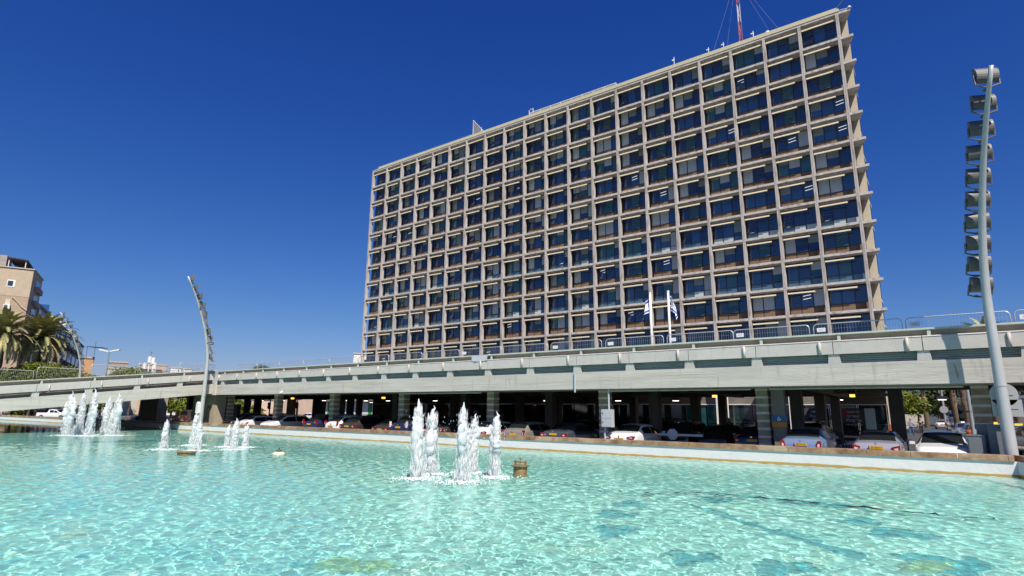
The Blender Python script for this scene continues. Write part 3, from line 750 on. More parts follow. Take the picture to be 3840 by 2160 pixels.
# things on the roof
RZ = TZ(0) + .4
m_blue_net = mat('blue_safety_net', (.03, .16, .42), .7)
a, c = at(1436, 625, TY + .6), at(1762, 510, TY + .6)
t = thing('roof_guard_net', 'blue safety netting along the left part of the tower roof', 'safety net', (a.x, TY + .6, RZ))
ln = c.x - a.x
b = MB()
for k in range(12): b.cyl((ln * k / 11, 0, 0), (ln * k / 11, 0, 1.05), .03, n=6)
b.build('post', m_blue_net, t)
b = MB()
for z in (.35, .5, .65, .8, .95, 1.05): b.cyl((0, 0, z), (ln, 0, z), .02, n=4)
for k in range(60): b.cyl((ln * k / 60, 0, .2), (ln * (k + 1) / 60, 0, 1.05), .008, n=4)
b.build('net', m_blue_net, t)
a = at(1774, 500, TY + 2); t = thing('mesh_screen', 'grey wedge shaped mesh screen standing up on the tower roof', 'roof screen', (a.x, TY + 2, RZ))
hgt = at(1771, 453, TY + 2).z - RZ; wd = at(1815, 490, TY + 2).x - a.x + 1.0
b = MB(); b.tube([(0, 0, 0), (0, 0, hgt), (wd, 0, .3), (wd, 0, 0)], .06); b.cyl((wd * .55, 0, 0), (wd * .55, 0, hgt * .55), .05); b.build('frame', m_white_paint, t)
b = MB(); b.prism([(.05, 0), (.05, hgt - .1), (wd - .05, .3), (wd - .05, 0)], 'y', -.01, .01); b.build('infill', mat('grey_mesh', (.22, .23, .25), .7), t)
a, c = at(1990, 420, TY + 1.2), at(2310, 312, TY + 1.2); ln = c.x - a.x
t = thing('roof_railing', 'white framed grey rail panels along the middle of the tower roof', 'roof railing', (a.x, TY + 1.2, RZ))
b = MB(); b.tube([(-.3, 0, 0), (-.3, 0, 2.0), (0, 0, 2.15), (.5, 0, 2.15), (.5, 0, 1.3)], .06)
for k in range(9): b.box(ln * k / 8 - .05, ln * k / 8 + .05, -.05, .05, 0, 1.5)
b.box(0, ln, -.04, .04, 1.46, 1.54); b.build('frame', m_white_paint, t)
b = MB()
for k in range(8): b.box(ln * k / 8 + .06, ln * (k + 1) / 8 - .06, -.015, .015, .2, 1.4)
b.build('panel', mat('grey_rail_panel', (.30, .27, .25), .7, var=.15, vs=2), t)
# radio mast
m_mred, m_mwht = mat('mast_red', (.36, .07, .05), .5), mat('mast_white', (.55, .5, .5), .5)
a = at(2778, 155, TY + 4); t = thing('radio_mast', 'red and white lattice radio mast with guy wires on the roof', 'radio mast', (a.x, TY + 4, RZ))
HM = 24
for k in range(8):
    z0, z1 = k * HM / 8, (k + 1) * HM / 8; b = MB(); wv_ = .27 * (1 - k / 12)
    for s in range(3):
        an = s * 2.094; an2 = an + 2.094
        p0, p1 = (wv_ * math.cos(an), wv_ * math.sin(an)), (wv_ * math.cos(an2), wv_ * math.sin(an2))
        b.cyl((*p0, z0), (*p0, z1), .045, n=6); b.cyl((*p0, z0), (*p1, z1), .02, n=5); b.cyl((*p1, z0), (*p0, z1), .02, n=5)
    b.build('mast_section', (m_mwht, m_mred)[k % 2 if k > 0 else 0], t)
for dx, dy in ((-5.5, 1), (-3.6, 3), (6.6, 1), (5.2, 3)):
    b = MB(); b.cyl((dx, dy, 0), (0, 0, 13.5), .018, n=4); b.build('guy_wire', m_galv, t)
b = MB(); b.box(-.5, -.3, -.1, .1, 13, 14.2); b.box(.25, .5, -.1, .1, 14.6, 15.8); b.box(-.6, -.3, -.1, .1, 16.8, 17.4); b.build('antenna', m_mred, t)
for px, py, h, lab in ((2528, 236, 1.3, 'small T shaped aerial on the roof left of the mast'), (2657, 190, .9, 'short white aerial stub nearest left of the mast'), (2713, 172, .9, 'white aerial stub close to the left guy wires'), (2825, 136, 1.0, 'white aerial stub right of the mast')):
    a = at(px, py, TY + .5); t = MB(); t.cyl((0, 0, -.7), (0, 0, h), .05); t.box(-.3, .1, -.03, .03, h * .6, h * .75)
    tag(t.build('roof_aerial', m_white_paint, loc=(a.x, TY + .5, TZ(0) + 1.0)), lab, 'aerial', 'aerials along the roof edge')
a = at(2878, 118, TY + .5); t = MB(); t.lathe([(.28, 0), (.30, .25), (.2, .45), (0, .5)], n=14); tag(t.build('roof_dome_camera', m_white_paint, loc=(a.x, TY + .5, TZ(0) + .75), smooth=True), 'white domed camera on the roof edge right of the mast', 'camera')
t = MB(); t.cyl((0, 0, 0), (2.6, .2, 2.6), .05, .03); tag(t.build('roof_boom', m_lamp_body, loc=(TX + XR - .6, TY + .4, TZ(0) + .6)), 'thin boom leaning out over the top right roof corner', 'boom')

# ------------------------------------------------------------------ flags
m_fw = mat('white_flag_cloth', (.80, .80, .84), .8); m_fb = mat('flag_blue', (.03, .05, .40), .8)
for px, top, lab, sgn in ((2443, 1102, 'drooping white and blue flag on the left flagpole', -1), (2512, 1095, 'drooping white and blue flag on the right flagpole', 1)):
    p0 = at(px + 2, 1290, 31); t = thing('flagpole', lab.replace('drooping', 'white pole with a drooping'), 'flagpole', (p0.x, 31, 4.3), group='flagpoles on the footbridge')
    h = at(px, top, 31).z - 4.3
    b = MB(); b.cyl((0, 0, 0), (0, 0, h), .075, .06, 12); b.lathe([(.06, 0), (.08, .03), (.07, .08), (0, .1)], (0, 0, h), 10); b.build('pole', m_white_paint, t, True)
    n, mm = 14, 12; vs = []; fs = []; mi = []
    for i in range(n + 1):
        for k in range(mm + 1):
            u, v = i / n, k / mm                      # u along the hoist, v out along the fly, hanging limp
            x = sgn * (.10 + .34 * math.sin(v * 1.9) * (.55 + .6 * u)); y = .10 * math.sin(v * 9 + u * 2) + .05 * math.sin(u * 5)
            vs.append((x, y - .02, h - .22 - u * .85 - .55 * v ** 1.3))
    for i in range(n):
        for k in range(mm):
            a_ = i * (mm + 1) + k; fs.append((a_, a_ + 1, a_ + mm + 2, a_ + mm + 1)); u = (i + .5) / n
            star = abs(u - .5) < .16 and .38 < (k + .5) / mm < .62 and (abs(u - .5) > .1 or (k % 2))
            mi.append(1 if (.10 < u < .24 or .76 < u < .9 or star) else 0)
    b = MB(); b.v = vs; b.f = fs; b.mi = mi; b.build('flag', [m_fw, m_fb], t, True, fix=False)
# white cloth draped over the handrail
a = at(1798, 1345, 27.9); b = MB(); n = 10; vs = []; fs = []
for i in range(n + 1):
    for k in range(5):
        x = -.62 + 1.24 * i / n; vs.append((x, -.04 - .02 * math.sin(i * 1.7 + k), -.03 - k * .085 - .05 * math.sin(i / n * 3.14)))
for i in range(n):
    for k in range(4): fs.append((i * 5 + k, i * 5 + k + 1, i * 5 + k + 6, i * 5 + k + 5))
b.add(vs, fs); tag(b.build('draped_cloth', mat('white_plastic_sheet', (.52, .51, .54), .6), loc=(a.x, 27.93, 5.46), smooth=True), 'white plastic sheet hung over the footbridge handrail', 'cloth')
# ------------------------------------------------------------------ cars
def paint(name, col, metal=.0, rough=.28): return mat('paint_' + name, col, rough, metal, .5, coat=.8)


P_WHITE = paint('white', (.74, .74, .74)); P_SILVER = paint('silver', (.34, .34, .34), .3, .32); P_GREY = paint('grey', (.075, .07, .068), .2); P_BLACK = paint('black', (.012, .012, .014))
P_NAVY = paint('navy', (.02, .028, .08), .2); P_BLUE = paint('light_blue', (.20, .28, .43), .3, .3); P_STEEL = paint('steel_blue', (.07, .085, .115), .3, .3); P_LILAC = paint('silver_lilac', (.36, .36, .42), .3, .3)
P_BROWN = paint('brown_grey', (.055, .045, .042), .2); P_RED = paint('dark_red', (.10, .01, .015)); P_BEIGE = paint('champagne', (.30, .275, .235), .3, .35)
U12 = [0, .012, .045, .11, .165, .30, .45, .60, .77, .90, .97, 1.]
U_H = [0, .012, .035, .07, .10, .205, .45, .63, .80, .91, .975, 1.]
TYPES = {
    'sedan': dict(u=U12, zb=[.70, .78, .88, .95, .97, .95, .93, .92, .93, .82, .70, .55], zr=[.73, .83, .97, 1.035, 1.05, 1.385, 1.44, 1.39, 1.0, .90, .76, .58],
                  wr=[.76, .81, .83, .83, .82, .70, .69, .70, .82, .82, .76, .64], rg=(.172, .292), ws=(.605, .765), sw=(.255, .70), h=1.44),
    'hatch': dict(u=U_H, zb=[.74, .84, .93, .96, .97, .96, .95, .94, .95, .86, .72, .55], zr=[.79, .91, 1.01, 1.07, 1.12, 1.44, 1.49, 1.43, 1.04, .93, .78, .58],
                  wr=[.78, .82, .83, .82, .80, .70, .69, .70, .82, .82, .76, .64], rg=(.098, .198), ws=(.635, .795), sw=(.17, .73), h=1.49),
    'suv': dict(u=U_H, zb=[.82, .93, 1.02, 1.05, 1.06, 1.05, 1.04, 1.03, 1.05, .98, .86, .68], zr=[.88, 1.0, 1.10, 1.17, 1.24, 1.60, 1.66, 1.60, 1.15, 1.05, .92, .72],
                wr=[.82, .85, .86, .85, .83, .74, .73, .73, .84, .84, .80, .7], rg=(.085, .198), ws=(.635, .795), sw=(.15, .73), h=1.66),
    'van': dict(u=U_H, zb=[.9, 1.0, 1.05, 1.1, 1.1, 1.1, 1.1, 1.1, 1.1, 1.05, .92, .7], zr=[.98, 1.3, 1.75, 1.88, 1.92, 1.95, 1.95, 1.9, 1.35, 1.15, 1.0, .75],
                wr=[.85, .86, .86, .85, .84, .82, .82, .8, .84, .84, .80, .7], rg=(.016, .036), ws=(.635, .795), sw=(.10, .73), h=1.95),
    'pickup': dict(u=[0, .01, .03, .05, .30, .345, .38, .44, .60, .76, .9, 1.], zb=[.8, .95, 1.0, 1.0, 1.0, 1.0, 1.0, 1.0, .98, .98, .85, .6], zr=[.82, .97, 1.02, 1.02, 1.02, 1.03, 1.5, 1.56, 1.5, 1.04, .93, .65],
                   wr=[.9, .92, .92, .92, .92, .9, .78, .74, .74, .84, .84, .7], rg=(.355, .376), ws=(.61, .745), sw=(.42, .70), h=1.56)}
WB12 = [.86, .93, .965, .985, .99, 1, 1, 1, .99, .96, .88, .74]
ZLO = [.40, .31, .25, .2, .2, .2, .2, .2, .2, .22, .26, .34]
CACHE = {}


def body_ring(T, u, W, zs):
    f = lambda k: float(np.interp(u, T['u'], k))
    zb, zr, w, wr, zl = f(T['zb']) * zs, f(T['zr']) * zs, f(WB12) * W / 2, f(T['wr']) * W / 2, f(ZLO)
    k = min(1, max(.15, (zr - zb) / .22))
    return [(w * .80, zl), (w * .96, zl + .06), (w * 1.0, zl + .22), (w * 1.0, zl + .55 * (zb - zl)), (w * .985, zb - .07), (w * .955, zb), (wr, zr - .085 * k), (wr * .93, zr - .04 * k), (wr * .80, zr - .014 * k), (wr * .45, zr), (0, zr + .006)]


LIGHTS = {'wedge': [(.93, .90), (.60, .82), (.66, .70), (.92, .66)], 'tall': [(.93, 1.0), (.82, .98), (.74, .70), (.92, .62)], 'block': [(.93, .88), (.64, .88), (.62, .70), (.91, .68)],
          'round': [(.92, .88), (.84, .92), (.76, .90), (.71, .80), (.69, .68), (.74, .60), (.84, .58), (.91, .64)], 'slim': [(.93, .84), (.80, .86), (.48, .80), (.52, .72), (.90, .70)], 'pillar': [(.93, 1.10), (.87, 1.10), (.80, .80), (.92, .76)]}


def car_meshes(typ, Ln, W, H, lt):
    key = (typ, Ln, W, H, lt)
    if key in CACHE: return CACHE[key]
    T = TYPES[typ]; zs = H / T['h']
    us = sorted(set(list(np.linspace(0, 1, 46)) + T['u'])); b = MB(); n = 21; rings = []
    for u in us:
        r = body_ring(T, u, W, zs); full = [(x, z) for x, z in r] + [(-x, z) for x, z in r[-2::-1]]
        rings.append(full); b.v += [(x, u * Ln, z) for x, z in full]
    for i in range(len(us) - 1):
        for k in range(n - 1): a = i * n + k; b.f.append((a, a + 1, a + n + 1, a + n)); b.mi.append(0)
        b.f.append((i * n + n - 1, i * n, (i + 1) * n, (i + 1) * n + n - 1)); b.mi.append(0)
    b.f.append(tuple(range(n))[::-1]); b.mi.append(0); e = (len(us) - 1) * n; b.f.append(tuple(range(e, e + n))); b.mi.append(0)
    out = {'body': b}
    b = MB()                                        # bumpers' dark lower edge
    b.box(-W * .40, W * .40, -.015, .1, .26, .36); b.box(-W * .36, W * .36, Ln - .25, Ln + .01, .24, .34); out['bumper_trim'] = b

    def patch(u0, u1, pts, off, nu=8):
        b = MB(); m = None
        for i in range(nu + 1):
            u = u0 + (u1 - u0) * i / nu; q = pts(body_ring(T, u, W, zs)); m = len(q)
            b.v += [(x + off[0] * (1 if x > 0 else -1), u * Ln + off[1], z + off[2]) for x, z in q]
        for i in range(nu):
            for k in range(m - 1): a = i * m + k; b.f.append((a, a + 1, a + m + 1, a + m)); b.mi.append(0)
        return b
    top = lambda r: [r[7], r[8], r[9], r[10], (-r[9][0], r[9][1]), (-r[8][0], r[8][1]), (-r[7][0], r[7][1])]
    out['rear_window'] = patch(*T['rg'], top, (0, -.012, .012)); out['windscreen'] = patch(*T['ws'], top, (0, .012, .012))
    for s in (1, -1):
        lerp = lambda a, c, t: (s * (a[0] + (c[0] - a[0]) * t), a[1] + (c[1] - a[1]) * t)
        side = lambda r: [lerp(r[5], r[6], t) for t in (.08, .5, .9)]
        a, c = T['sw']; mid = a + (c - a) * .5
        for k, (p0, p1) in enumerate(((a, mid - .008), (mid + .008, c))): out['side_window', s, k] = patch(p0, p1, side, (.012, 0, 0), 5)
        f = H / {'sedan': 1.44, 'hatch': 1.49, 'suv': 1.60, 'van': 1.75, 'pickup': 1.5}[typ] * (1.12 if typ in ('suv', 'van') else 1.02)
        pl = [(s * x * W / 2, z * f) for x, z in LIGHTS[lt]]
        b = MB(); b.prism(pl, 'y', -.02, .14); cx = sum(p[0] for p in pl) / len(pl); cz = sum(p[1] for p in pl) / len(pl)
        b.prism([(cx + (x - cx) * .5, cz - .02 + (z - cz) * .38) for x, z in pl], 'y', -.024, -.019, 1); out['tail_light', s, 0] = b
        zh = .66 * f; b = MB(); b.hexa([(s * .56 * W / 2, Ln - .16, zh - .09), (s * .86 * W / 2, Ln - .42, zh - .05), (s * .86 * W / 2, Ln - .62, zh - .05), (s * .56 * W / 2, Ln - .4, zh - .09),
                                        (s * .54 * W / 2, Ln - .15, zh + .03), (s * .925 * W / 2, Ln - .36, zh + .09), (s * .925 * W / 2, Ln - .62, zh + .13), (s * .54 * W / 2, Ln - .4, zh + .05)])
        out['headlight', s, 0] = b
        um = T['ws'][1] - .035; r = body_ring(T, um, W, zs); zc = r[5][1] + .07; b = MB()
        b.hexa([(s * (W / 2 + dx), um * Ln + dy, zc + dz) for dx, dy, dz in ((-.03, -.02, -.05), (.17, .0, -.06), (.15, .1, -.05), (-.03, .09, -.05), (-.03, -.02, .05), (.16, .0, .07), (.14, .1, .06), (-.03, .09, .05))]); out['wing_mirror', s, 0] = b
        for k, u in enumerate((.185, .81)):
            b = MB(); y = u * Ln; x1 = s * (W / 2 + .004); x0 = s * (W / 2 - .2); rw = .325 * (1.1 if typ in ('suv', 'van', 'pickup') else 1)
            b.cyl((x0, y, rw), (x1, y, rw), rw, n=20, m=0); b.cyl((x1 - s * .02, y, rw), (x1 + s * .006, y, rw), rw * .66, n=14, m=1)
            for a in range(5): t = a * 1.2566; b.cyl((x1 + s * .004, y, rw), (x1 + s * .012, y + math.cos(t) * rw * .62, rw + math.sin(t) * rw * .62), .03, n=5, m=1)
            out['wheel', s, k] = b
    b = MB(); zr_ = TYPES[typ]['zr'][6] * zs
    if typ == 'suv':
        for s in (1, -1): b = MB(); b.tube([(s * W * .31, Ln * .2, zr_ - .07), (s * W * .31, Ln * .24, zr_ + .02), (s * W * .31, Ln * .58, zr_ + .02), (s * W * .31, Ln * .62, zr_ - .07)], .018, 6); out['roof_rail', s, 0] = b
    CACHE[key] = {k: v for k, v in out.items()}
    return CACHE[key]


def car(name, label, pos, rz, typ, pnt, Ln=4.4, W=1.76, H=1.45, lt='wedge', plate=None, group='cars parked under the footbridge', taxi=False, detail=True, ph=.78, tl=None):
    t = thing(name, label, 'car' if typ not in ('van', 'pickup') else typ, pos, rz, group); g = car_meshes(typ, Ln, W, H, lt)
    for k, b in g.items():
        nm = k if isinstance(k, str) else k[0]
        if not detail and nm in ('bumper_trim', 'wing_mirror', 'roof_rail'): continue
        ms = {'body': pnt, 'bumper_trim': m_black, 'rear_window': m_glass_car, 'windscreen': m_glass_car, 'side_window': m_glass_car, 'tail_light': [tl or m_taillight, m_taillight_clear], 'headlight': mat('headlight_glass', (.16, .17, .19), .06, .3, .8),
              'wing_mirror': pnt, 'wheel': [m_rubber, m_rim], 'roof_rail': m_galv}[nm]
        ck = ('M', id(b), str(ms)); me = CACHE.get(ck)
        if me is None: me = CACHE[ck] = b.mesh(nm, ms, nm in ('body', 'rear_window', 'windscreen', 'side_window'))
        o = link(nm, me, t)
        if nm == 'body': me.set_sharp_from_angle(angle=R(42))
    b = MB(); b.box(-.26, .26, -.035, -.02, ph - .057, ph + .057, 0); b.box(-.26, -.215, -.037, -.034, ph - .055, ph + .055, 1); po = b.build('number_plate', [m_plate, m_plate_blue], t)
    if plate: o = link('lettering', text_mesh(plate, .105, m_ink, 'lettering'), po, (.02, -.037, ph)); o.rotation_euler = (R(90), 0, 0); o.scale = (.86, 1, 1)
    b = MB(); b.box(-.26, .26, Ln + .02, Ln + .035, .42, .53); b.build('number_plate', m_plate, t)
    b = MB(); b.cyl((0, -.03, ph + .15), (0, -.01, ph + .15), .045, n=12); b.build('badge', m_chrome, t)
    if taxi: b = MB(); z = H + .0; b.box(-.24, .24, Ln * .45, Ln * .5, z - .01, z + .12); b.build('taxi_sign', mat('taxi_yellow', (.75, .55, .02), .5), t)
    return t


def rear(px, Y, py=1650): v = at(px, py, Y); return (v.x, Y, 0)
def nose(px, Y, Ln, py=1650): v = at(px, py, Y); return (v.x, Y + Ln, 0)


car('hatchback', 'small white hatchback with slanted red lamps parked behind the left trio of jets', rear(903, 28.6), 0, 'hatch', P_WHITE, 4.0, 1.70, 1.46, 'wedge', ph=.62)
car('suv', 'white off-roader parked nose out beside the white hatchback', nose(985, 28.3, 4.45), math.pi, 'suv', P_WHITE, 4.45, 1.80, 1.56, 'slim')
car('suv', 'dark blue off-roader with tall red pillar lamps right of the white off-roader', rear(1153, 28.5), 0, 'suv', P_NAVY, 4.5, 1.80, 1.66, 'pillar', ph=.92)
car('hatchback', 'white boxy small car with blue tinted rear window between two dark cars', rear(1236, 28.5), 0, 'suv', P_WHITE, 3.7, 1.62, 1.62, 'pillar', ph=.84)
car('hatchback', 'dusty brown grey hatchback with bright red lamps beside the white boxy car', rear(1296, 28.4), 0, 'suv', P_BROWN, 4.1, 1.76, 1.60, 'wedge', ph=.86)
car('hatchback', 'low dusty grey hatchback with chrome bar over its plate', rear(1420, 28.6), 0, 'hatch', P_BROWN, 4.1, 1.72, 1.43, 'wedge', ph=.72)
car('suv', 'tall navy off-roader with clear lamps left of the big near jet', rear(1489, 28.3), 0, 'suv', P_NAVY, 4.6, 1.80, 1.68, 'pillar', ph=.92, tl=m_taillight_clear)
car('sedan', 'grey violet saloon with orange red lamp half hidden by the big near jet', rear(1622, 28.5), 0, 'sedan', P_BROWN, 4.6, 1.79, 1.46, 'block', ph=.62)
car('hatchback', 'white hatchback with swept red lamp between the near jets', rear(1782, 28.3), 0, 'hatch', P_WHITE, 4.3, 1.78, 1.47, 'slim', ph=.6)
car('hatchback', 'silver beige hatchback with arched rear window right of the near jets', rear(1921, 28.3), 0, 'hatch', P_BEIGE, 4.1, 1.72, 1.47, 'tall', ph=.76)
car('sedan', 'steel blue saloon with square red lamps beside the silver beige hatchback', rear(2073, 28.3), 0, 'sedan', P_STEEL, 4.65, 1.81, 1.46, 'block', ph=.84)
car('sedan', 'white fastback saloon beside the grey meter cabinet', rear(2321, 28.2), 0, 'sedan', P_WHITE, 4.8, 1.82, 1.48, 'slim', '53-670-53', ph=.72)
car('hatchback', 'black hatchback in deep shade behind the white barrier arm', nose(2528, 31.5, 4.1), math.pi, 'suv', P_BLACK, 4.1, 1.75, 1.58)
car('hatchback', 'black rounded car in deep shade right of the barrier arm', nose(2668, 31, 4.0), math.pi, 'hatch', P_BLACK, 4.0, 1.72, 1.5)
car('sedan', 'dark blue estate in shade beside the striped stone pillar', rear(2818, 30.5), 0, 'suv', P_NAVY, 4.5, 1.76, 1.5, ph=.8)
car('sedan', 'light blue saloon with round red lamps right of the striped stone pillar', rear(3000, 28.2), 0, 'sedan', P_BLUE, 4.3, 1.735, 1.50, 'round', '58-279-70', ph=.80)
car('suv', 'black off-roader in shade in front of the light blue saloon', rear(3026, 35.5), 0, 'suv', P_BLACK, 4.4, 1.78, 1.66)
car('sedan', 'silver lilac saloon with wedge red lamps near the right pillars', rear(3281, 27.9), 0, 'sedan', P_LILAC, 4.5, 1.755, 1.43, 'wedge', '53-350-31', ph=.80)
car('sedan', 'white saloon facing the pool beside the grey cabinets', nose(3532, 27.3, 4.75), math.pi, 'sedan', P_WHITE, 4.75, 1.84, 1.47)
car('suv', 'dark off-roader facing out beside the near left mast', nose(838, 28.6, 4.5), math.pi, 'suv', P_BLACK, 4.5, 1.8, 1.6)
car('suv', 'dark red car deep in shade behind the white hatchback', rear(985, 34), 0, 'suv', P_RED, 4.2, 1.74, 1.6)
car('van', 'dark van parked under the ramp by the graffiti pier', rear(674, 30.5), 0, 'van', P_GREY, 4.6, 1.8, 1.9, 'pillar')
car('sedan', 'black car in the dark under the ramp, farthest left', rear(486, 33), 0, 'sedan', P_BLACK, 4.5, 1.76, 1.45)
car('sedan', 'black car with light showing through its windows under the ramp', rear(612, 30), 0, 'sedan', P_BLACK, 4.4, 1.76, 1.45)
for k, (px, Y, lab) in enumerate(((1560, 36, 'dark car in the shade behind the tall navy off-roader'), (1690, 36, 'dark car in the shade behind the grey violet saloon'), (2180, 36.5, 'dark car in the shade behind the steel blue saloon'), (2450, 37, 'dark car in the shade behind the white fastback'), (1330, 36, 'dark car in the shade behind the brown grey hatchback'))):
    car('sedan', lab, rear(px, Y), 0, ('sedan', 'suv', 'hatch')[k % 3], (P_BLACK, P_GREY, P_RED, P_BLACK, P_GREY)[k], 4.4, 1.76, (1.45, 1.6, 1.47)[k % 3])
# street and background cars
GS = 'cars on the sunlit street right of the bridge'
for px, d, rz, typ, pn, taxi, lab in ((3528, 118, .05, 'sedan', P_WHITE, 0, 'white saloon driving away on the street beyond the pillars'), (3598, 74, math.pi + .1, 'sedan', P_SILVER, 0, 'pale silver saloon behind the bicycle railings'), (3632, 66, math.pi + .2, 'hatch', P_SILVER, 0, 'small pale car half hidden by the signal post'),
                                      (3603, 128, .0, 'suv', P_WHITE, 0, 'far white car under the palm trunks'), (3738, 62, .1, 'hatch', P_WHITE, 1, 'white taxi with yellow roof sign left of the tall mast'), (3803, 62, math.pi, 'sedan', P_WHITE, 1, 'white taxi with yellow roof sign right of the tall mast'),
                                      (3822, 50, math.pi + .1, 'hatch', P_SILVER, 0, 'silver hatchback at the right edge before the taxi'), (3846, 45, math.pi + .15, 'suv', P_BLACK, 0, 'dark car cut by the right edge of the picture'), (3782, 84, .0, 'suv', P_GREY, 0, 'dark car behind the taxis at the right edge')):
    v = along(px, d); car('street_car', lab, v, rz, typ, pn, 4.4, 1.76, {'sedan': 1.45, 'hatch': 1.5, 'suv': 1.65}[typ], group=GS, taxi=bool(taxi), detail=False)
v = along(3578, 140); car('minibus', 'grey minibus far down the street between palm trunks', v, .1, 'van', P_SILVER, 6.5, 2.1, 2.7, group=GS, detail=False)
t = car('pickup', 'white pickup truck parked beyond the far left end of the pool', along(150, 127), R(-52), 'pickup', P_WHITE, 5.1, 1.8, 1.62, 'tall', group='cars beyond the left end of the pool')
car('sedan', 'white car seen between the far left jets', along(362, 118), R(125), 'sedan', P_WHITE, group='cars beyond the left end of the pool')
car('suv', 'pale car seen under the ramp at the far left edge', along(22, 150), R(130), 'suv', P_SILVER, group='cars beyond the left end of the pool', detail=False)
for px, d, rz, pn, lab in ((1192, 112, R(90), P_WHITE, 'white car passing in the sun left of the left bridge pillar'), (1326, 108, R(80), P_BLUE, 'blue windowed car in the sun seen over the brown grey hatchback'), (1262, 116, R(90), P_WHITE, 'white car in the sun seen over the white boxy car')):
    car('street_car', lab, along(px, d), rz, 'hatch', pn, group='cars in the sun seen under the footbridge', detail=False)


# ------------------------------------------------------------------ people
def skin(name, pts, edges, m, parent, root=0):
    me = bpy.data.meshes.new(name); me.from_pydata([p[:3] for p in pts], edges, []); me.materials.append(m)
    o = link(name, me, parent); md = o.modifiers.new('skin', 'SKIN'); md.use_smooth_shade = True
    for i, p in enumerate(pts):
        v = me.skin_vertices[0].data[i]; v.radius = (p[3], p[4] if len(p) > 4 else p[3]); v.use_root = i == root
    s = o.modifiers.new('sub', 'SUBSURF'); s.levels = 1; s.render_levels = 2
    return o


SKIN = mat('skin', (.45, .25, .16), .55)


def person(label, pos, rz, top, legs, hair=(.03, .02, .015), h=1.72, stride=.18, armf=(.1, -.1), lean=0., cap=None, longhair=False, shorts=False, group=None, carry=None):
    t = thing('person', label, 'person', pos, rz, group); k = h / 1.72
    S = lambda *p: tuple(c * k for c in p)
    hp, ch, nk, hd = (0, 0, .93), (0, lean * .6, 1.30), (0, lean * .9, 1.46), (0, lean * 1.05 + .02, 1.60)
    B = [S(*hp, .13, .10), S(0, lean * .3, 1.12, .125, .095), S(*ch, .15, .10), S(*nk, .055), S(0, lean + .01, 1.54, .075, .085), S(*hd, .078, .095), S(0, lean * 1.05 + .01, 1.70, .05, .06)]
    E_ = [(0, 1), (1, 2), (2, 3), (3, 4), (4, 5), (5, 6)]; tops = [S(*hp, .145, .115), S(0, lean * .3, 1.12, .145, .11), S(*ch, .165, .115), S(0, lean * .85, 1.42, .085, .075)]; te = [(0, 1), (1, 2), (2, 3)]; lg = [S(*hp, .14, .11)]; le = []
    for s, f, st in ((1, armf[0], stride), (-1, armf[1], -stride)):
        sh = (s * .19, lean * .75, 1.39); el = (s * .25, lean * .6 + f * .8, 1.12); wr = (s * .24, lean * .6 + f * 2.0, .92 + abs(f) * .7); hn = (s * .235, lean * .6 + f * 2.4, .84 + abs(f) * .9)
        n = len(B); B += [S(*sh, .055), S(*el, .042), S(*wr, .03), S(*hn, .038, .022)]; E_ += [(2, n), (n, n + 1), (n + 1, n + 2), (n + 2, n + 3)]
        for q in range(4):       # fingers
            B.append(S(hn[0] + (q - 1.5) * .018, hn[1] + f * .3 + .01, hn[2] - .085 + .012 * abs(q - 1.4), .008)); E_.append((n + 3, len(B) - 1))
        B.append(S(hn[0] - s * .035, hn[1] + .035, hn[2] - .03, .009)); E_.append((n + 3, len(B) - 1))
        m0 = len(tops); tops += [S(*sh, .075), S(s * .235, lean * .65 + f * .5, 1.2, .06)]; te += [(2, m0), (m0, m0 + 1)]
        hi = (s * .095, 0, .90); kn = (s * .10, st * .55 + .03, .50); an = (s * .10, st * 1.2 - .02, .09); to = (s * .11, st * 1.2 + .14, .03)
        n = len(B); B += [S(*hi, .085), S(*kn, .058), S(*an, .038), S(*to, .04, .03)]; E_ += [(0, n), (n, n + 1), (n + 1, n + 2), (n + 2, n + 3)]
        m0 = len(lg); lg += [S(*hi, .105), S(*kn, .075 if not shorts else .085)]; le += [(0, m0), (m0, m0 + 1)]
        if not shorts: lg.append(S(*an, .06)); le.append((m0 + 1, m0 + 2))
        sh_ = MB(); a, c = Vector(S(*an)), Vector(S(*to)); sh_.tube([a + Vector((0, -.06, -.04)), a + Vector((0, .03, -.03)), c], [.045, .055, .035], 8); sh_.build('shoe', mat('dark_shoe', (.03, .03, .03), .6), t, True)
    skin('body', B, E_, SKIN, t); skin('shirt', tops, te, top, t); skin('trousers' if not shorts else 'shorts', lg, le, legs, t)
    hr = MB(); c = Vector(S(0, lean * 1.05 - .012, 1.655)); hr.lathe([(.02, .085 * k), (.075 * k, .06 * k), (.095 * k, 0), (.088 * k, -.05 * k), (.05 * k, -.08 * k)], c, 12)
    if longhair: hr.lathe([(.085 * k, .0), (.095 * k, -.15 * k), (.07 * k, -.3 * k)], c - Vector((0, .03, .02)), 10)
    hr.build('hair', mat('hair_%02d' % int(hair[0] * 100), hair, .7), t, True)
    fc = MB()
    for s in (1, -1): octa(fc, S(s * .032, lean * 1.05 + .112, 1.615), .011, .008)
    fc.build('eyes', m_ink, t); fc = MB(); octa(fc, S(0, lean * 1.05 + .125, 1.58), .014, .025); octa(fc, S(.088, lean * 1.05 + .01, 1.595), .014, .03); octa(fc, S(-.088, lean * 1.05 + .01, 1.595), .014, .03); fc.build('nose_and_ears', SKIN, t)
    if cap: cb = MB(); cb.lathe([(.0, .11 * k), (.07 * k, .09 * k), (.105 * k, .02 * k), (.104 * k, -.01)], c, 12); cb.prism([(-.07, .09), (.07, .09), (.05, .20), (-.05, .20)], 'z', -.01, .006); n = 8; cb.v[-n:] = [(x + c.x, y + c.y, z + c.z) for x, y, z in cb.v[-n:]]; cb.build('cap', cap, t, True)
    return t


def cloth(n, c): return mat('cloth_' + n, c, .85, var=.12, vs=8)


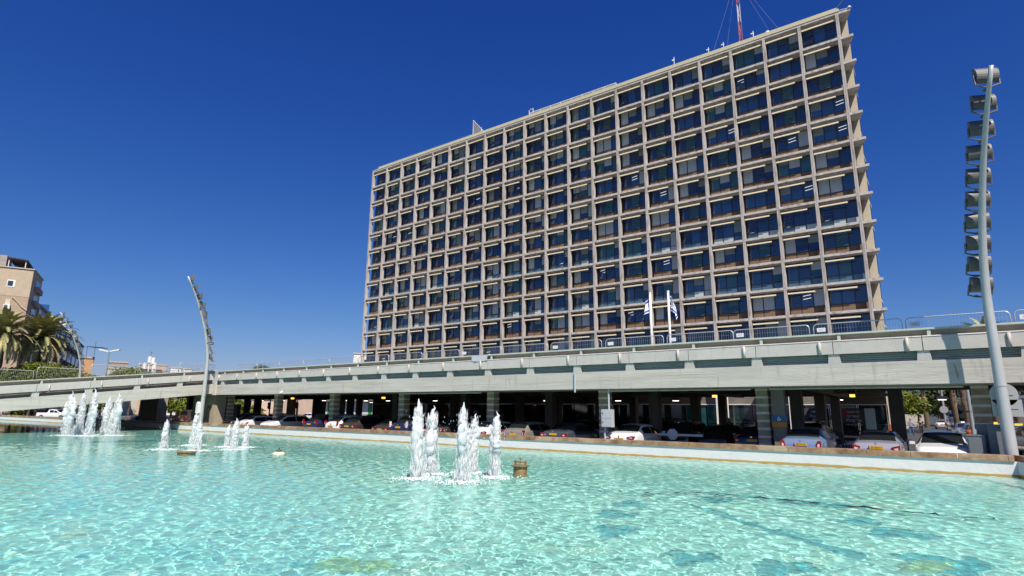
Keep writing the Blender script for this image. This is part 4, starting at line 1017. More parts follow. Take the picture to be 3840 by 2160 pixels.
GP = 'pedestrians on the street right of the bridge'
person('cyclist in a pale cap and grey shirt leaning over a bicycle under the bridge', at(2736, 1610, 46).xy.to_3d() , R(200), cloth('grey', (.13, .13, .14)), cloth('black', (.02, .02, .022)), lean=.2, cap=cloth('cream', (.7, .62, .45)), armf=(.22, .2), stride=.1)
person('person in grey seen from behind at the bicycle railings', along(3549, 66), R(35), cloth('slate', (.075, .085, .10)), cloth('slate2', (.08, .09, .105)), hair=(.12, .11, .1), armf=(.2, .05), h=1.8, group=GP, stride=.1)
person('person in black walking with a red haired head near the middle pillars', along(3446, 82), R(190), cloth('black', (.02, .02, .022)), cloth('black', (.02, .02, .022)), hair=(.25, .06, .03), group=GP, h=1.78)
person('woman in white top and beige skirt walking past the orange barrier', along(3369, 80), R(20), cloth('white', (.75, .72, .78)), cloth('beige', (.45, .38, .25)), longhair=True, hair=(.3, .2, .09), group=GP, shorts=True)
person('dark haired woman in pale blouse behind the orange barrier', along(3350, 78), R(-30), cloth('pale', (.6, .6, .66)), cloth('tan', (.5, .3, .22)), longhair=True, group=GP, h=1.66)
person('person in blue jeans half hidden by a dark pillar', along(3409, 74), R(160), cloth('sky', (.3, .45, .6)), cloth('denim', (.06, .12, .25)), group=GP)
person('person in dark shirt standing before the grey poster in the passage', at(3042, 1600, 44).xy.to_3d(), R(180), cloth('black', (.02, .02, .022)), cloth('black', (.02, .02, .022)), h=1.8)
person('person in light blue shirt in the dark passage between the posters', at(3082, 1600, 47).xy.to_3d(), R(20), cloth('lightblue', (.25, .42, .62)), cloth('denim', (.06, .12, .25)), h=1.7)
# ------------------------------------------------------------------ curved floodlight masts
def floodlight(w=.62, h=.50, d=.34):
    b = MB(); n = 10                     # barrel back, flat face
    prof = [(d * .5 * math.cos(a), h / 2 * math.sin(a)) for a in np.linspace(-1.45, 1.45, n)]
    b.prism([(y, z) for y, z in prof] + [(-.02, h / 2), (-.02, -h / 2)], 'x', -w / 2, w / 2)
    return b


FL = floodlight().mesh('housing', m_lamp_body); _b = MB(); _b.box(-.28, .28, -.05, -.021, -.22, .22); FG = _b.mesh('lens', m_lamp_glass)
_b = MB(); _b.tube([(-.34, .05, .0), (-.34, .02, -.33), (-.1, -.02, -.40), (.1, -.02, -.40), (.34, .02, -.33), (.34, .05, 0)], .03, 6); _b.cyl((0, -.02, -.40), (0, -.22, -.40), .035, n=8); FB = _b.mesh('bracket', m_lamp_body)


def mast(pos, label, az, turn, H=13.85, lean=2.95, n=10, fs=1.14):
    t = thing('floodlight_mast', label, 'floodlight mast', pos, az, 'curved floodlight masts')
    def pt(z):
        s = max(0, (z / H - .42) / .58); return Vector((0, -lean * s ** 1.75, z))
    b = MB(); zs = [0, .5, 2, 4, H * .41] + [H * (.42 + .58 * i / 14) for i in range(15)]; b.tube([pt(z) for z in zs], [.205 - .135 * (z / H) for z in zs], 16); b.build('pole', m_pole, t, True)
    b = MB(); b.cyl((0, 0, 0), (0, 0, .03), .33, n=16); b.build('base_plate', m_pole, t); b = MB(); b.cyl((0, 0, 3.1), (0, 0, 3.16), .188, .187, n=16); b.build('collar', m_pole, t)
    for i in range(n):
        z = H * (.985 - .50 * i / (n - 1)); p = pt(z); o = link('floodlight', FL, t, (p.x, p.y + .40, p.z + .12)); o.scale = (fs,) * 3
        o.rotation_euler = (R(8 - i * 3), 0, R(turn[i % len(turn)]))
        link('lens', FG, o); link('bracket', FB, o)
    return t


m1 = mast((1.50, 27.0, 0), 'tall curved grey floodlight mast standing at the right pool corner', R(19), (188, 186, 178, 176, 180, 184, 172, 176, 182, 186))
m2 = mast((-54.3, 26.75, 0), 'curved grey floodlight mast beside the left bridge joint', R(11), (150, 155, 170, 110, 125, 140, 160, 100, 140, 150), 13.6)
_p = along(299, 112, 1411); m3 = mast(_p, 'curved floodlight mast far left before the dark apartment row', R(8), (150, 155, 170, 110, 125, 140, 160, 100, 140, 150), zat(228, 1176, _p), 4.0)
# round and square sign backs strapped to the near mast, cable box on the left mast
q = at(3772, 1480, 27.25); t = thing('round_sign', 'round grey sign back strapped high on the near right mast', 'road sign', (1.56, 27.2, q.z))
b = MB(); b.cyl((0, .02, 0), (0, .045, 0), .40, n=32); b.build('disc', mat('sign_back', (.42, .42, .41), .5, .2, var=.08, vs=4), t)
b = MB(); b.box(-.26, .26, -.0, .019, -.02, .02); b.build('strap', m_galv, t)
q = at(3785, 1525, 27.25); t = thing('square_sign', 'square grey sign back strapped below the round one', 'road sign', (1.60, 27.2, q.z - .05))
b = MB(); b.box(-.42, .42, .02, .045, -.29, .29); b.build('panel', MATS['sign_back'], t); b = MB(); b.box(-.3, .3, 0, .019, -.03, .03); b.build('strap', m_galv, t)
t = thing('cable_box', 'rounded pale cable box fixed to the left mast', 'cable box', (-54.42, 26.5, 2.05))
b = MB(); b.box(-.2, .2, -.16, .08, -.45, .42); b.cyl((0, -.04, .42), (0, -.04, .56), .18, .1, 12); smooth_angle(b.build('case', m_white_paint, t)); b = MB(); b.cyl((0, -.04, -.45), (0, -.04, -.75), .04, n=8); b.build('conduit', m_white_paint, t)

# ------------------------------------------------------------------ cabinets, boxes, barrier arm
m_cab = mat('grey_cabinet', (.15, .175, .19), .55, var=.08, vs=3)
def cabinet(px, Y, w, h, d, lab, doors=1, grp='grey cabinets at the mast foot'):
    v = at(px, 1650, Y); t = thing('cabinet', lab, 'utility cabinet', (v.x, Y, 0), 0, grp)
    b = MB(); b.box(-w / 2, w / 2, 0, d, .06, h); b.box(-w / 2 - .02, w / 2 + .02, -.02, d + .02, h, h + .05); b.box(-w / 2 + .03, w / 2 - .03, .02, d, 0, .06); b.build('case', m_cab, t)
    for k in range(doors):
        x0 = -w / 2 + .03 + k * (w - .04) / doors; x1 = x0 + (w - .08) / doors
        b = MB(); b.box(x0, x1, -.018, -.001, .12, h - .05, 0); b.box(x1 - .07, x1 - .04, -.03, -.018, h * .5, h * .5 + .1, 1); b.build('door', [m_cab, m_black], t)
    return t


cabinet(3660, 27.4, .50, 1.36, .4, 'low grey cabinet with a small notice, nearest the white saloon')
cabinet(3700, 27.8, .46, 1.74, .4, 'middle tall grey cabinet before the last stone pillar')
cabinet(3742, 27.5, .50, 1.72, .4, 'tall grey cabinet touching the near right mast')
v = at(2275, 1570, 28.0); t = thing('meter_cabinet', 'pale grey two door meter cabinet hung on a stone pillar', 'meter cabinet', (v.x, 28.25, 0))
z0, z1 = at(2272, 1602, 28.0).z, at(2272, 1535, 28.0).z; w = at(2290, 1570, 28).x - at(2252, 1570, 28).x
b = MB(); b.box(-w / 2, w / 2, -.28, .04, z0, z1); b.build('case', mat('pale_cabinet', (.46, .48, .50), .5), t)
for a, c in ((z0 + .02, (z0 + z1) / 2 - .01), ((z0 + z1) / 2 + .01, z1 - .02)):
    b = MB(); b.box(-w / 2 + .02, w / 2 - .02, -.30, -.281, a, c, 0); b.box(-w / 2 + .08, -w / 2 + .12, -.32, -.30, (a + c) / 2, (a + c) / 2 + .07, 1); b.build('door', [MATS['pale_cabinet'], m_black], t)
b = MB(); b.cyl((.06, -.08, z1), (.06, -.08, 3.25), .045); b.cyl((-.2, -.1, 0), (-.2, -.1, z0), .05); b.build('conduit', MATS['pale_cabinet'], t)
a, c = at(2400, 1626, 30.9), at(2636, 1634, 30.9); t = thing('barrier_arm', 'white parking barrier arm with an octagonal plate', 'parking barrier', (a.x, 30.9, 0))
ln = c.x - a.x; b = MB(); b.box(-1.6, ln, -.03, .03, c.z - .055, c.z + .055); b.build('arm', mat('barrier_white', (.66, .66, .72), .5), t)
oc = [(math.cos(R(22.5 + 45 * k)) * .30, math.sin(R(22.5 + 45 * k)) * .30) for k in range(8)]; q = at(2521, 1630, 30.9)
b = MB(); b.prism([(q.x - a.x + x, c.z + .02 + z) for x, z in oc], 'y', .031, .05); b.build('octagon_plate', MATS['barrier_white'], t)
b = MB(); b.box(-1.9, -1.61, -.15, .15, 0, 1.0); b.build('post', mat('barrier_post_grey', (.08, .08, .085), .5), t)
# disabled parking sign
q = at(2921, 1566, 29.2); t = thing('disabled_parking_sign', 'blue wheelchair sign above an orange strip on a dark post', 'parking sign', (q.x, 29.2, 0))
b = MB(); b.box(-.27, .27, .02, .4, 0, 3.4); b.build('post', m_dark_conc, t)
zb, zt = at(2921, 1582, 29.2).z, at(2921, 1557, 29.2).z; hw = .31
b = MB(); b.box(-hw, hw, 0, .019, zb, zt); b.build('blue_panel', mat('sign_blue', (.02, .10, .22), .5), t)
b = MB(); b.box(-hw, hw, 0, .019, zb - .24, zb - .01); b.build('orange_strip', mat('sign_orange', (.40, .16, .01), .5), t)
b = MB(); cz = (zb + zt) / 2; s = (zt - zb) / 2
ring = [(-.02 + .30 * s * math.cos(R(a)), cz - .32 * s + .36 * s * math.sin(R(a))) for a in range(110, 390, 20)]
b.tube([(x, -.004, z) for x, z in ring], .018, 5); b.tube([(-.08 * s, -.004, cz + .42 * s), (-.02, -.004, cz + .05 * s), (.26 * s, -.004, cz + .02 * s), (.42 * s, -.004, cz - .42 * s), (.55 * s, -.004, cz - .38 * s)], .022, 5); octa(b, (-.1 * s, -.004, cz + .66 * s), .07 * s * 1.6, .1 * s)
b.build('wheelchair_symbol', m_white_paint, t)
# wall cameras / lamps under the beam
for px, py, lab in ((1058, 1468, 'white security camera hanging on the beam over the white off-roader'),):
    q = at(px, py, 27.9); b = MB(); b.cyl((0, 0, .18), (0, 0, 0), .035); b.cyl((0, .02, -.05), (0, -.22, -.12), .07, n=10); tag(b.build('security_camera', m_white_paint, loc=q), lab, 'camera')

# ------------------------------------------------------------------ lamps under the deck
m_led = mat('white_lamp_glow', (1, 1, 1), .5, emit=(1, .95, .88), es=2.6); m_orange = mat('orange_lamp_glow', (1, .5, .1), .5, emit=(1, .36, .06), es=2.6)
bl = MB(); bl.box(-.27, .27, -.1, .1, 0, .05); blm = bl.mesh('diffuser', m_led); bc = MB(); bc.box(-.38, .38, -.13, .13, .051, .30); bcm = bc.mesh('housing', m_black)
bo = MB(); bo.box(-.12, .12, -.1, .1, -.07, .07); bom = bo.mesh('diffuser', m_orange); bp = MB(); bp.box(-.2, .2, -.14, .14, .101, .36); bpm = bp.mesh('housing', m_black)
LP = [(1632, 1504), (1702, 1504), (1739, 1505), (1862, 1512), (1919, 1512), (2028, 1512), (2048, 1504), (2076, 1512), (2179, 1512), (2214, 1513), (2318, 1504), (2497, 1513), (2534, 1504), (2627, 1513), (2765, 1513), (2892, 1512), (3037, 1512), (3119, 1512), (3146, 1501), (3162, 1512), (3205, 1512), (3294, 1511), (3533, 1500), (1215, 1503), (1304, 1503), (1372, 1504), (1392, 1510), (1455, 1504), (1479, 1504), (982, 1503), (1061, 1502)]
ORD = 'first second third fourth fifth sixth seventh eighth ninth tenth eleventh twelfth thirteenth fourteenth fifteenth sixteenth seventeenth eighteenth nineteenth twentieth twenty-first twenty-second twenty-third twenty-fourth twenty-fifth twenty-sixth twenty-seventh twenty-eighth twenty-ninth thirtieth thirty-first'.split()
for k, (px, py) in enumerate(sorted(LP)):
    v = on(px, py, 3.18 if px < 3400 else 3.3)
    t = thing('ceiling_lamp', ORD[k] + ' flat white lamp from the left on the ceiling under the footbridge', 'ceiling lamp', v, 0, 'white lamps under the footbridge'); link('diffuser', blm, t); link('housing', bcm, t)
for k, (px, py, lab) in enumerate(((1438, 1492, 'over the low dusty grey hatchback'), (2680, 1486, 'over the black cars by the barrier arm'), (3196, 1484, 'near the silver lilac saloon'), (1097, 1494, 'over the white off-roader'))):
    v = on(px, py, 3.12); t = thing('orange_lamp', 'small orange lamp glowing under the footbridge ' + lab, 'ceiling lamp', v, 0, 'orange lamps under the footbridge'); link('diffuser', bom, t); link('housing', bpm, t)

# ------------------------------------------------------------------ lobby behind the parking
LYY = 57.5
xa, xb = at(1395, 1560, LYY).x, at(3330, 1560, LYY).x
lob = thing('glass_lobby', 'dark glass ground floor lobby behind the covered parking', 'lobby', ((xa + xb) / 2, LYY, 0)); L = -lob.location
zt = at(2600, 1518, LYY).z
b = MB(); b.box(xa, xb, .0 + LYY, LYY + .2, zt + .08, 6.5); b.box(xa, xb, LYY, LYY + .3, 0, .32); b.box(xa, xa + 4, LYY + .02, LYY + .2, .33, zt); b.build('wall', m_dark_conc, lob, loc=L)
b = MB(); b.box(xa, xb, LYY - .1, LYY + .12, zt, zt + .07); b.build('lintel', m_white_paint, lob, loc=L)
b = MB(); b.box(xa, xb, LYY - 1.0, LYY - .11, .22, .34); b.build('sill', mat('pink_sill', (.52, .44, .38), .8), lob, loc=L)
m_lob = mat('lobby_glass', (.015, .03, .032), .04, 0, .9, var=.5, vs=.8); m_lobt = mat('lobby_teal_glass', (.008, .075, .085), .06, 0, .7, var=.7, vs=.9); m_door = mat('brown_door', (.10, .045, .015), .5)
n = 28
for k in range(n):
    x0, x1 = xa + 4 + (xb - xa - 4) * k / n, xa + 4 + (xb - xa - 4) * (k + 1) / n
    b = MB(); b.box(x0 + .06, x1 - .06, LYY + .05, LYY + .07, .34, zt - .002, 0)
    for x in (x0, x1): b.box(x - .04, x + .04, LYY + .0, LYY + .1, .34, zt - .002, 1)
    b.box(x0 + .06, x1 - .06, LYY + .03, LYY + .08, 1.3, 1.34, 1)
    b.build('window', [m_door if k in (1, 2, 4, 6, 8) else m_lobt if k in (20, 21) else m_lob, mat('lobby_frame', (.10, .09, .075), .5)], lob, loc=L)
for px, w, lab in ((2708, 1.0, 'white lobby column with sun and shade on it, by the cyclist'), (2985, 1.0, 'white column at the passage left of the grey poster')):
    v = at(px, 1560, 56.4); b = MB(); b.box(-w / 2, w / 2, 0, .5, 0, 6.4); tag(b.build('lobby_column', m_white_paint, loc=(v.x, 56.4, 0)), lab, 'column')
m_poster = mat('dark_grey_poster', (.06, .06, .07), .5)
for px, lab, lines, extra in ((3056, 'dark grey poster with white lines of text in the passage', ('ויתושמ', 'ריעה לכב', 'םוי לכ'), 0), (3192, 'dark poster with white text and red stripes beside a pale green strip', ('רטסאמ', 'םירושק', 'ללהק לש', 'ו לארשיב םירשקה'), 1)):
    v = at(px, 1560, 55.9); zb, zt2 = at(px, 1585, 55.9).z, at(px, 1531, 55.9).z; t = thing('poster_panel', lab, 'poster', (v.x, 55.9, 0)); w = .95
    b = MB(); b.box(-w, w, 0, .05, zb, zt2); b.build('board', m_poster, t)
    for k, s in enumerate(lines): o = link('lettering', text_mesh(s, .30 if k < 3 else .16, m_white_paint, 'lettering'), t, (.15, -.006, zt2 - .30 - k * .34)); o.rotation_euler = (R(90), 0, 0)
    for x in (-w + .1, w - .1): b = MB(); b.box(x - .03, x + .03, .055, .1, 0, zt2); b.build('leg', m_black, t)
    if extra:
        b = MB(); b.box(w + .02, w + .75, 0, .05, zb - .5, zt2); b.build('pale_strip', mat('pale_green_poster', (.50, .62, .58), .5), t)
        b = MB()
        for k in range(4): b.hexa([(-w + .1 + k * .14, -.012, zt2 - .05), (-w + .17 + k * .14, -.012, zt2 - .05), (-w + .17 + k * .14, -.004, zt2 - .05), (-w + .1 + k * .14, -.004, zt2 - .05), (-w + .35 + k * .14, -.012, zt2 - .75 + k * .05), (-w + .42 + k * .14, -.012, zt2 - .75 + k * .05), (-w + .42 + k * .14, -.004, zt2 - .75 + k * .05), (-w + .35 + k * .14, -.004, zt2 - .75 + k * .05)])
        b.build('red_stripes', mat('poster_red', (.5, .05, .06), .5), t)
# a row of parked bicycles in the dark is read as one dim mass: two of them catch light
def bicycle(pos, rz, lab, col, grp=None):
    t = thing('bicycle', lab, 'bicycle', pos, rz, grp)
    for y in (-.52, .52):
        b = MB(); b.tube([(0, y + .33 * math.cos(a), .34 + .33 * math.sin(a)) for a in np.linspace(0, 6.283, 21)], .02, 6)
        for a in range(6): b.cyl((0, y, .34), (0, y + .32 * math.cos(a * 1.047), .34 + .32 * math.sin(a * 1.047)), .004, n=4)
        b.build('wheel', m_rubber, t)
    b = MB(); 
    for p, q in (((0, -.52, .34), (0, -.05, .34)), ((0, -.52, .34), (0, -.18, .82)), ((0, -.05, .34), (0, -.2, .9)), ((0, -.05, .34), (0, .36, .80)), ((0, -.18, .82), (0, .34, .88)), ((0, .52, .34), (0, .33, .98))): b.cyl(p, q, .02, n=6)
    b.build('frame', col, t); b = MB(); b.tube([(-.28, .22, 1.0), (-.2, .33, 1.02), (.2, .33, 1.02), (.28, .22, 1.0)], .015, 6); b.build('handlebar', m_black, t); b = MB(); b.hexa([(-.07, -.33, .88), (.07, -.33, .88), (.02, -.08, .9), (-.02, -.08, .9), (-.08, -.34, .94), (.08, -.34, .94), (.02, -.07, .94), (-.02, -.07, .94)]); b.build('saddle', m_black, t)
    return t


v = at(2745, 1610, 45.3); bicycle((v.x, 45.3, 0), R(75), 'bicycle held by the cyclist in the pale cap', m_black)
for k, px in enumerate((3105, 3130, 3150)):
    v = at(px, 1610, 38 + k * .8); bicycle((v.x, v.y, 0), R(20 + 9 * k), ('dark bicycle standing behind the light blue saloon', 'dark bicycle in the middle of the shaded passage', 'dark bicycle nearest the silver lilac saloon')[k], m_black, 'bicycles in the shaded passage')

# ------------------------------------------------------------------ right hand street
b = MB(); b.add([(5.0, 30, .004), (60, 30, .004), (60, 700, .004), (-6, 700, .004)], [(0, 1, 2, 3)]); tag(b.build('road', m_road), kind='structure')
b = MB(); b.add([(-40, 51.5, .004), (-6.4, 51.5, .004), (-6.4, 420, .004), (-40, 420, .004)], [(0, 1, 2, 3)]); tag(b.build('pavement', m_pave), kind='structure')
b = MB(); b.box(-6.3, -6.1, 40, 420, 0, .12); tag(b.build('kerb', m_slab), kind='structure')
b = MB()
for k in range(5): p, q = on(3590 + k * 3, 1640 + k * 9, .008), on(3660 + k * 20, 1672 + k * 11, .008); d = (q - p).normalized(); nn = Vector((-d.y, d.x, 0)) * .14; b.add([p - nn, q - nn, q + nn, p + nn], [(0, 1, 2, 3)])
tag(b.build('crossing_lines', m_line), kind='structure')
m_orange_p = mat('orange_plastic', (.42, .075, .01), .5)
v = along(3353, 58); b = MB(); b.hexa([(-.6, -.25, 0), (.6, -.25, 0), (.6, .25, 0), (-.6, .25, 0), (-.45, -.1, 1.35), (.45, -.1, 1.35), (.45, .1, 1.35), (-.45, .1, 1.35)]); tag(b.build('road_barrier', m_orange_p, loc=v), 'orange plastic road barrier between the dark pillars', 'road barrier')
v = along(3622, 52); b = MB(); b.lathe([(.14, 0), (.14, .95), (.17, .96), (.17, 1.05), (.10, 1.12), (0, 1.13)], n=12); tag(b.build('bollard', m_orange_p, loc=v), 'orange bollard at the end of the bicycle railings', 'bollard')
for k, px in enumerate((3532, 3545, 3572, 3586, 3600, 3612)):
    v = along(px, 60 - k); b = MB(); b.tube([(-.45, 0, 0), (-.45, 0, .8), (-.4, 0, .86), (.4, 0, .86), (.45, 0, .8), (.45, 0, 0)], .03, 6); b.cyl((-.45, 0, .45), (.45, 0, .45), .025)
    tag(b.build('bicycle_rail', m_lamp_body, loc=v), 'dark bent tube bicycle rail, ' + ('leftmost, by the leg of the pillar', 'just left of the grey dressed person', 'directly right of the grey dressed person', 'third right of the grey dressed person', 'next but one to the orange bollard', 'touching the orange bollard')[k], 'bicycle rail', 'bicycle rails on the pavement')


def signal(px, d, zl, lab, red=True, h=4.0, rz=0., head=(0, 0)):
    v = along(px, d); t = thing('traffic_light', lab, 'traffic light', v, rz, None)
    b = MB(); b.cyl((0, 0, 0), (0, 0, h), .09, .08, 12); b.build('post', m_galv, t)
    b = MB(); b.box(head[0] - .17, head[0] + .17, -.2, .02, zl - .55, zl + .3); b.box(head[0] - .05, .05, -.08, -.02, zl - .1, zl); b.build('head', m_black, t)
    for k, (c, e) in enumerate((((.3, .02, .01), (1, .08, .03)), ((.02, .06, .03), None))):
        b = MB(); b.cyl((head[0], -.205, zl + .12 - k * .4), (head[0], -.22, zl + .12 - k * .4), .12, n=14); b.build('lamp', mat('signal_lamp_%d' % (k if red else 3), c, .3, emit=e if red else None, es=5), t)
        b = MB(); b.lathe([(.13, 0), (.13, .1)], (head[0], 0, 0), 10); b.v = [(x, -.2 - z, zl + .12 - k * .4 + y) for x, y, z in b.v]; b.build('visor', m_black, t)
    return t


signal(3639, 40, zat(3623, 1540, along(3639, 40)), 'traffic light showing a red figure beside the last stone pillar', head=(-.36, 0), h=4.6)
for px, py, lab in ((935, 1512, 'dark traffic light on a grey post before the green shrubs'), (1010, 1518, 'dark traffic light before the pink wall'), (1090, 1517, 'dark traffic light with a yellow sign in the sun'), (1112, 1516, 'dark traffic light beside the blue sign')):
    v = along(px, 84); signal(px, 84, zat(px, py, v), lab, False, zat(px, 1490, v))
v = along(3541, 92); t = thing('street_sign', 'round sign back on a tall grey post beyond the grey dressed person', 'road sign', v); b = MB(); b.cyl((0, 0, 0), (0, 0, 7), .12); b.build('post', m_galv, t); zc = zat(3541, 1536, v); b = MB(); b.cyl((0, -.13, zc), (0, -.16, zc), .45, n=20); b.build('disc', MATS['sign_back'], t)
for px, py, col, lab, sq in ((1089, 1515, (.75, .42, .01), 'yellow square sign on a post by the dark traffic light', 1), (1116, 1521, (.02, .2, .5), 'blue square sign among the traffic lights', 1), (890, 1525, (.75, .36, .01), 'orange sign below a violet round sign by the shaded pillar', 1), (935, 1541, (.1, .2, .6), 'small blue sign at the shrubs', 0)):
    v = along(px, 80); zc = zat(px, py, v); t = thing('road_sign', lab, 'road sign', v, R(-30)); b = MB(); b.cyl((0, 0, 0), (0, 0, zc + .3), .05); b.build('post', m_galv, t); b = MB(); b.box(-.33, .33, -.09, -.06, zc - .33, zc + .33) if sq else b.prism([(-.3, zc - .25), (.3, zc - .25), (0, zc + .3)], 'y', -.09, -.06); b.build('panel', mat('sign_%d' % px, col, .5), t)


# ------------------------------------------------------------------ trees and palms
def palm(pos, h, lab, seed, nf=46, fl=3.6, tr=.26, dates=True, grp='date palms', lowres=False):
    g = random.Random(seed); t = thing('date_palm', lab, 'palm tree', pos, 0, grp)
    b = MB(); n = 14; zs = [h * i / n for i in range(n + 1)]; b.tube([(.06 * math.sin(z), .05 * math.cos(z * 1.3), z) for z in zs], [tr * (1.15 - .25 * i / n) * (1 + .05 * (i % 2)) for i in range(n + 1)], 12)
    for i in range(110 if not lowres else 60):         # old leaf bases
        z = h * (.25 + .75 * g.random()); a = g.random() * 6.28; r = tr * .98; b.hexa([(r * math.cos(a) + dx * .07, r * math.sin(a) + dy * .07, z + dz) for dx, dy, dz in ((-1, -1, 0), (1, -1, 0), (1, 1, 0), (-1, 1, 0), (-.6, -.6, .13), (.9, -.6, .13), (.9, .9, .13), (-.6, .9, .13))])
    b.build('trunk', m_trunk, t)
    cr = MB()
    for i in range(nf):
        a = i * 2.4 + g.uniform(-.2, .2); s = i / nf; up = 1.5 - 2.0 * s ** 1.0 + g.uniform(-.12, .12); L_ = fl * g.uniform(.82, 1.1) * (.8 + .3 * math.sin(min(1, s * 1.4) * 3.14 * .6)); dry = s > .80
        hd = Vector((math.cos(a), math.sin(a), 0)); p = Vector((0, 0, h)); pts = [p.copy()]; an = up; st = 10
        for k in range(st): an -= (.055 + .05 * s) * (1 + k * .12); p = p + (hd * math.cos(an) + Vector((0, 0, math.sin(an)))) * L_ / st; pts.append(p.copy())
        cr.tube(pts, [.035 * (1 - k / (st + 1)) for k in range(st + 1)], 4, 1 if dry else 0)
        side = Vector((-hd.y, hd.x, 0))
        for k in range(st * (9 if not lowres else 5)):
            u = (k + .5) / (st * (9 if not lowres else 5)); q = u * st; i0 = min(int(q), st - 1); c = pts[i0].lerp(pts[i0 + 1], q - i0); d = (pts[i0 + 1] - pts[i0]).normalized(); ll = .55 * L_ / 3.6 * math.sin(.35 + u * 2.5) * g.uniform(.8, 1.15)
            if u < .08: continue
            for sg in (1, -1):
                e = (side * sg * .8 + d * .75 + d.cross(side) * .35 * sg * sg + Vector((0, 0, -.12 - .4 * s))).normalized() * ll; wv2 = d * .05
                cr.add([c - wv2, c + wv2, c + e * .6 + wv2 * .8 + Vector((0, 0, .01)), c + e], [(0, 1, 2, 3)], 1 if dry and g.random() < .8 else 0)
    cr.build('crown', [m_frond, m_frond_dry], t, fix=False)
    if dates:
        for k in range(6):
            a = k * 1.05 + .5; b = MB(); c = Vector((math.cos(a) * .75, math.sin(a) * .75, h - .05 + .25 * math.sin(k * 2)))
            for q in range(120): octa(b, c + Vector((g.gauss(0, .2), g.gauss(0, .2), -.3 + g.gauss(0, .2))), .045, .06)
            b.tube([(0, 0, h), (c.x * .6, c.y * .6, h + .35), tuple(c)], .03, 5); b.build('date_cluster', m_dates, t)
    return t


v = along(158, 140, 1265); palm(v, zat(158, 1265, v), 'bushy date palm with orange fruit before the apartment row', 5, 150, 6.0, .55)
v = along(12, 134, 1250); palm(v, zat(16, 1250, v), 'tall date palm cut by the left edge of the picture', 8, 90, 5.6, .62, dates=False)


def tree(pos, blobs, lab, seed, n, size, m=None, grp=None, name='street_tree', cat='tree', stems=4):
    t = thing(name, lab, cat, pos, 0, grp); g = random.Random(seed); m = m or m_leaf
    leaf_cloud(blobs, n, size, seed).build('crown', m, t, fix=False)
    b = MB(); zb = min(q[2] for q in blobs); b.tube([(0, 0, 0), (.1, .05, zb * .5), (0, 0, zb)], [.22, .17, .13], 8)
    for q in blobs[:stems]: b.tube([(0, 0, zb * .55), (q[0] * .5, q[1] * .5, (zb * .6 + q[2]) * .5), (q[0], q[1], q[2])], [.11, .07, .03], 6)
    b.build('trunk', m_bark, t); return t


GH = 'clipped street trees behind the ramp'
for k, (px, top, lab) in enumerate(((20, 1405, 'low yellow green tree crown at the left edge under the palm'), (75, 1372, 'yellow green tree crown below the beige wall'), (140, 1352, 'highest yellow green tree crown under the bushy palm'), (205, 1358, 'yellow green tree crown with a bare twig above it'), (262, 1368, 'yellow green tree crown at the foot of the far mast'), (305, 1392, 'small yellow green tree crown next to the orange house'))):
    v = along(px, 133 + (k % 2) * 3, top); zt_ = zat(px, top, v); g = random.Random(k)
    bl = [(g.uniform(-2.6, 2.6), g.uniform(-2, 2), zt_ - 1.6 - g.uniform(0, 1.6), 1.9, 1.8, 1.2) for _ in range(7)] + [(0, 0, zt_ - 1.1, 2.0, 1.8, 1.0), (0, 0, zt_ - 3.2, 2.8, 2.4, 1.4)]
    tree(v, bl, lab, 30 + k, 5200, .34, m_leaf, GH)
# far right: palms, dark trees, buildings
for k, (px, d, lab) in enumerate(((3583, 100, 'palm trunk behind the grey minibus'), (3624, 92, 'palm trunk behind the red traffic light'), (3733, 84, 'palm trunk left of the tall grey mast'), (3530, 150, 'distant palm trunk beyond the white saloon'), (3812, 110, 'palm trunk right of the tall grey mast'), (3470, 130, 'distant palm trunk between the dark pillars'))):
    v = along(px, d); palm(v, 9 + k % 3, lab, 60 + k, 26, 3.2, .34, False, 'palms along the right street', True)
for k, (px, d, z, lab) in enumerate(((3352, 120, 4.2, 'light green street tree far beyond the pedestrians'), (3440, 150, 5, 'street tree beyond the person in black'), (3515, 175, 5, 'light green tree at the far end of the street'), (3570, 160, 8, 'dark tree mass behind the palm trunks'), (3640, 150, 9, 'dark tree behind the red traffic light'), (3720, 140, 9, 'dark tree behind the taxis'), (3800, 140, 8, 'dark tree at the right edge of the street'))):
    v = along(px, d); g = random.Random(90 + k); bl = [(g.uniform(-3, 3), g.uniform(-3, 3), z + g.uniform(-1.5, 1.5), 2.6, 2.6, 1.7) for _ in range(6)]
    tree(v, bl, lab, 120 + k, 2600, .55, m_leaf if k == 0 else m_leaf_dark, 'trees along the right street')


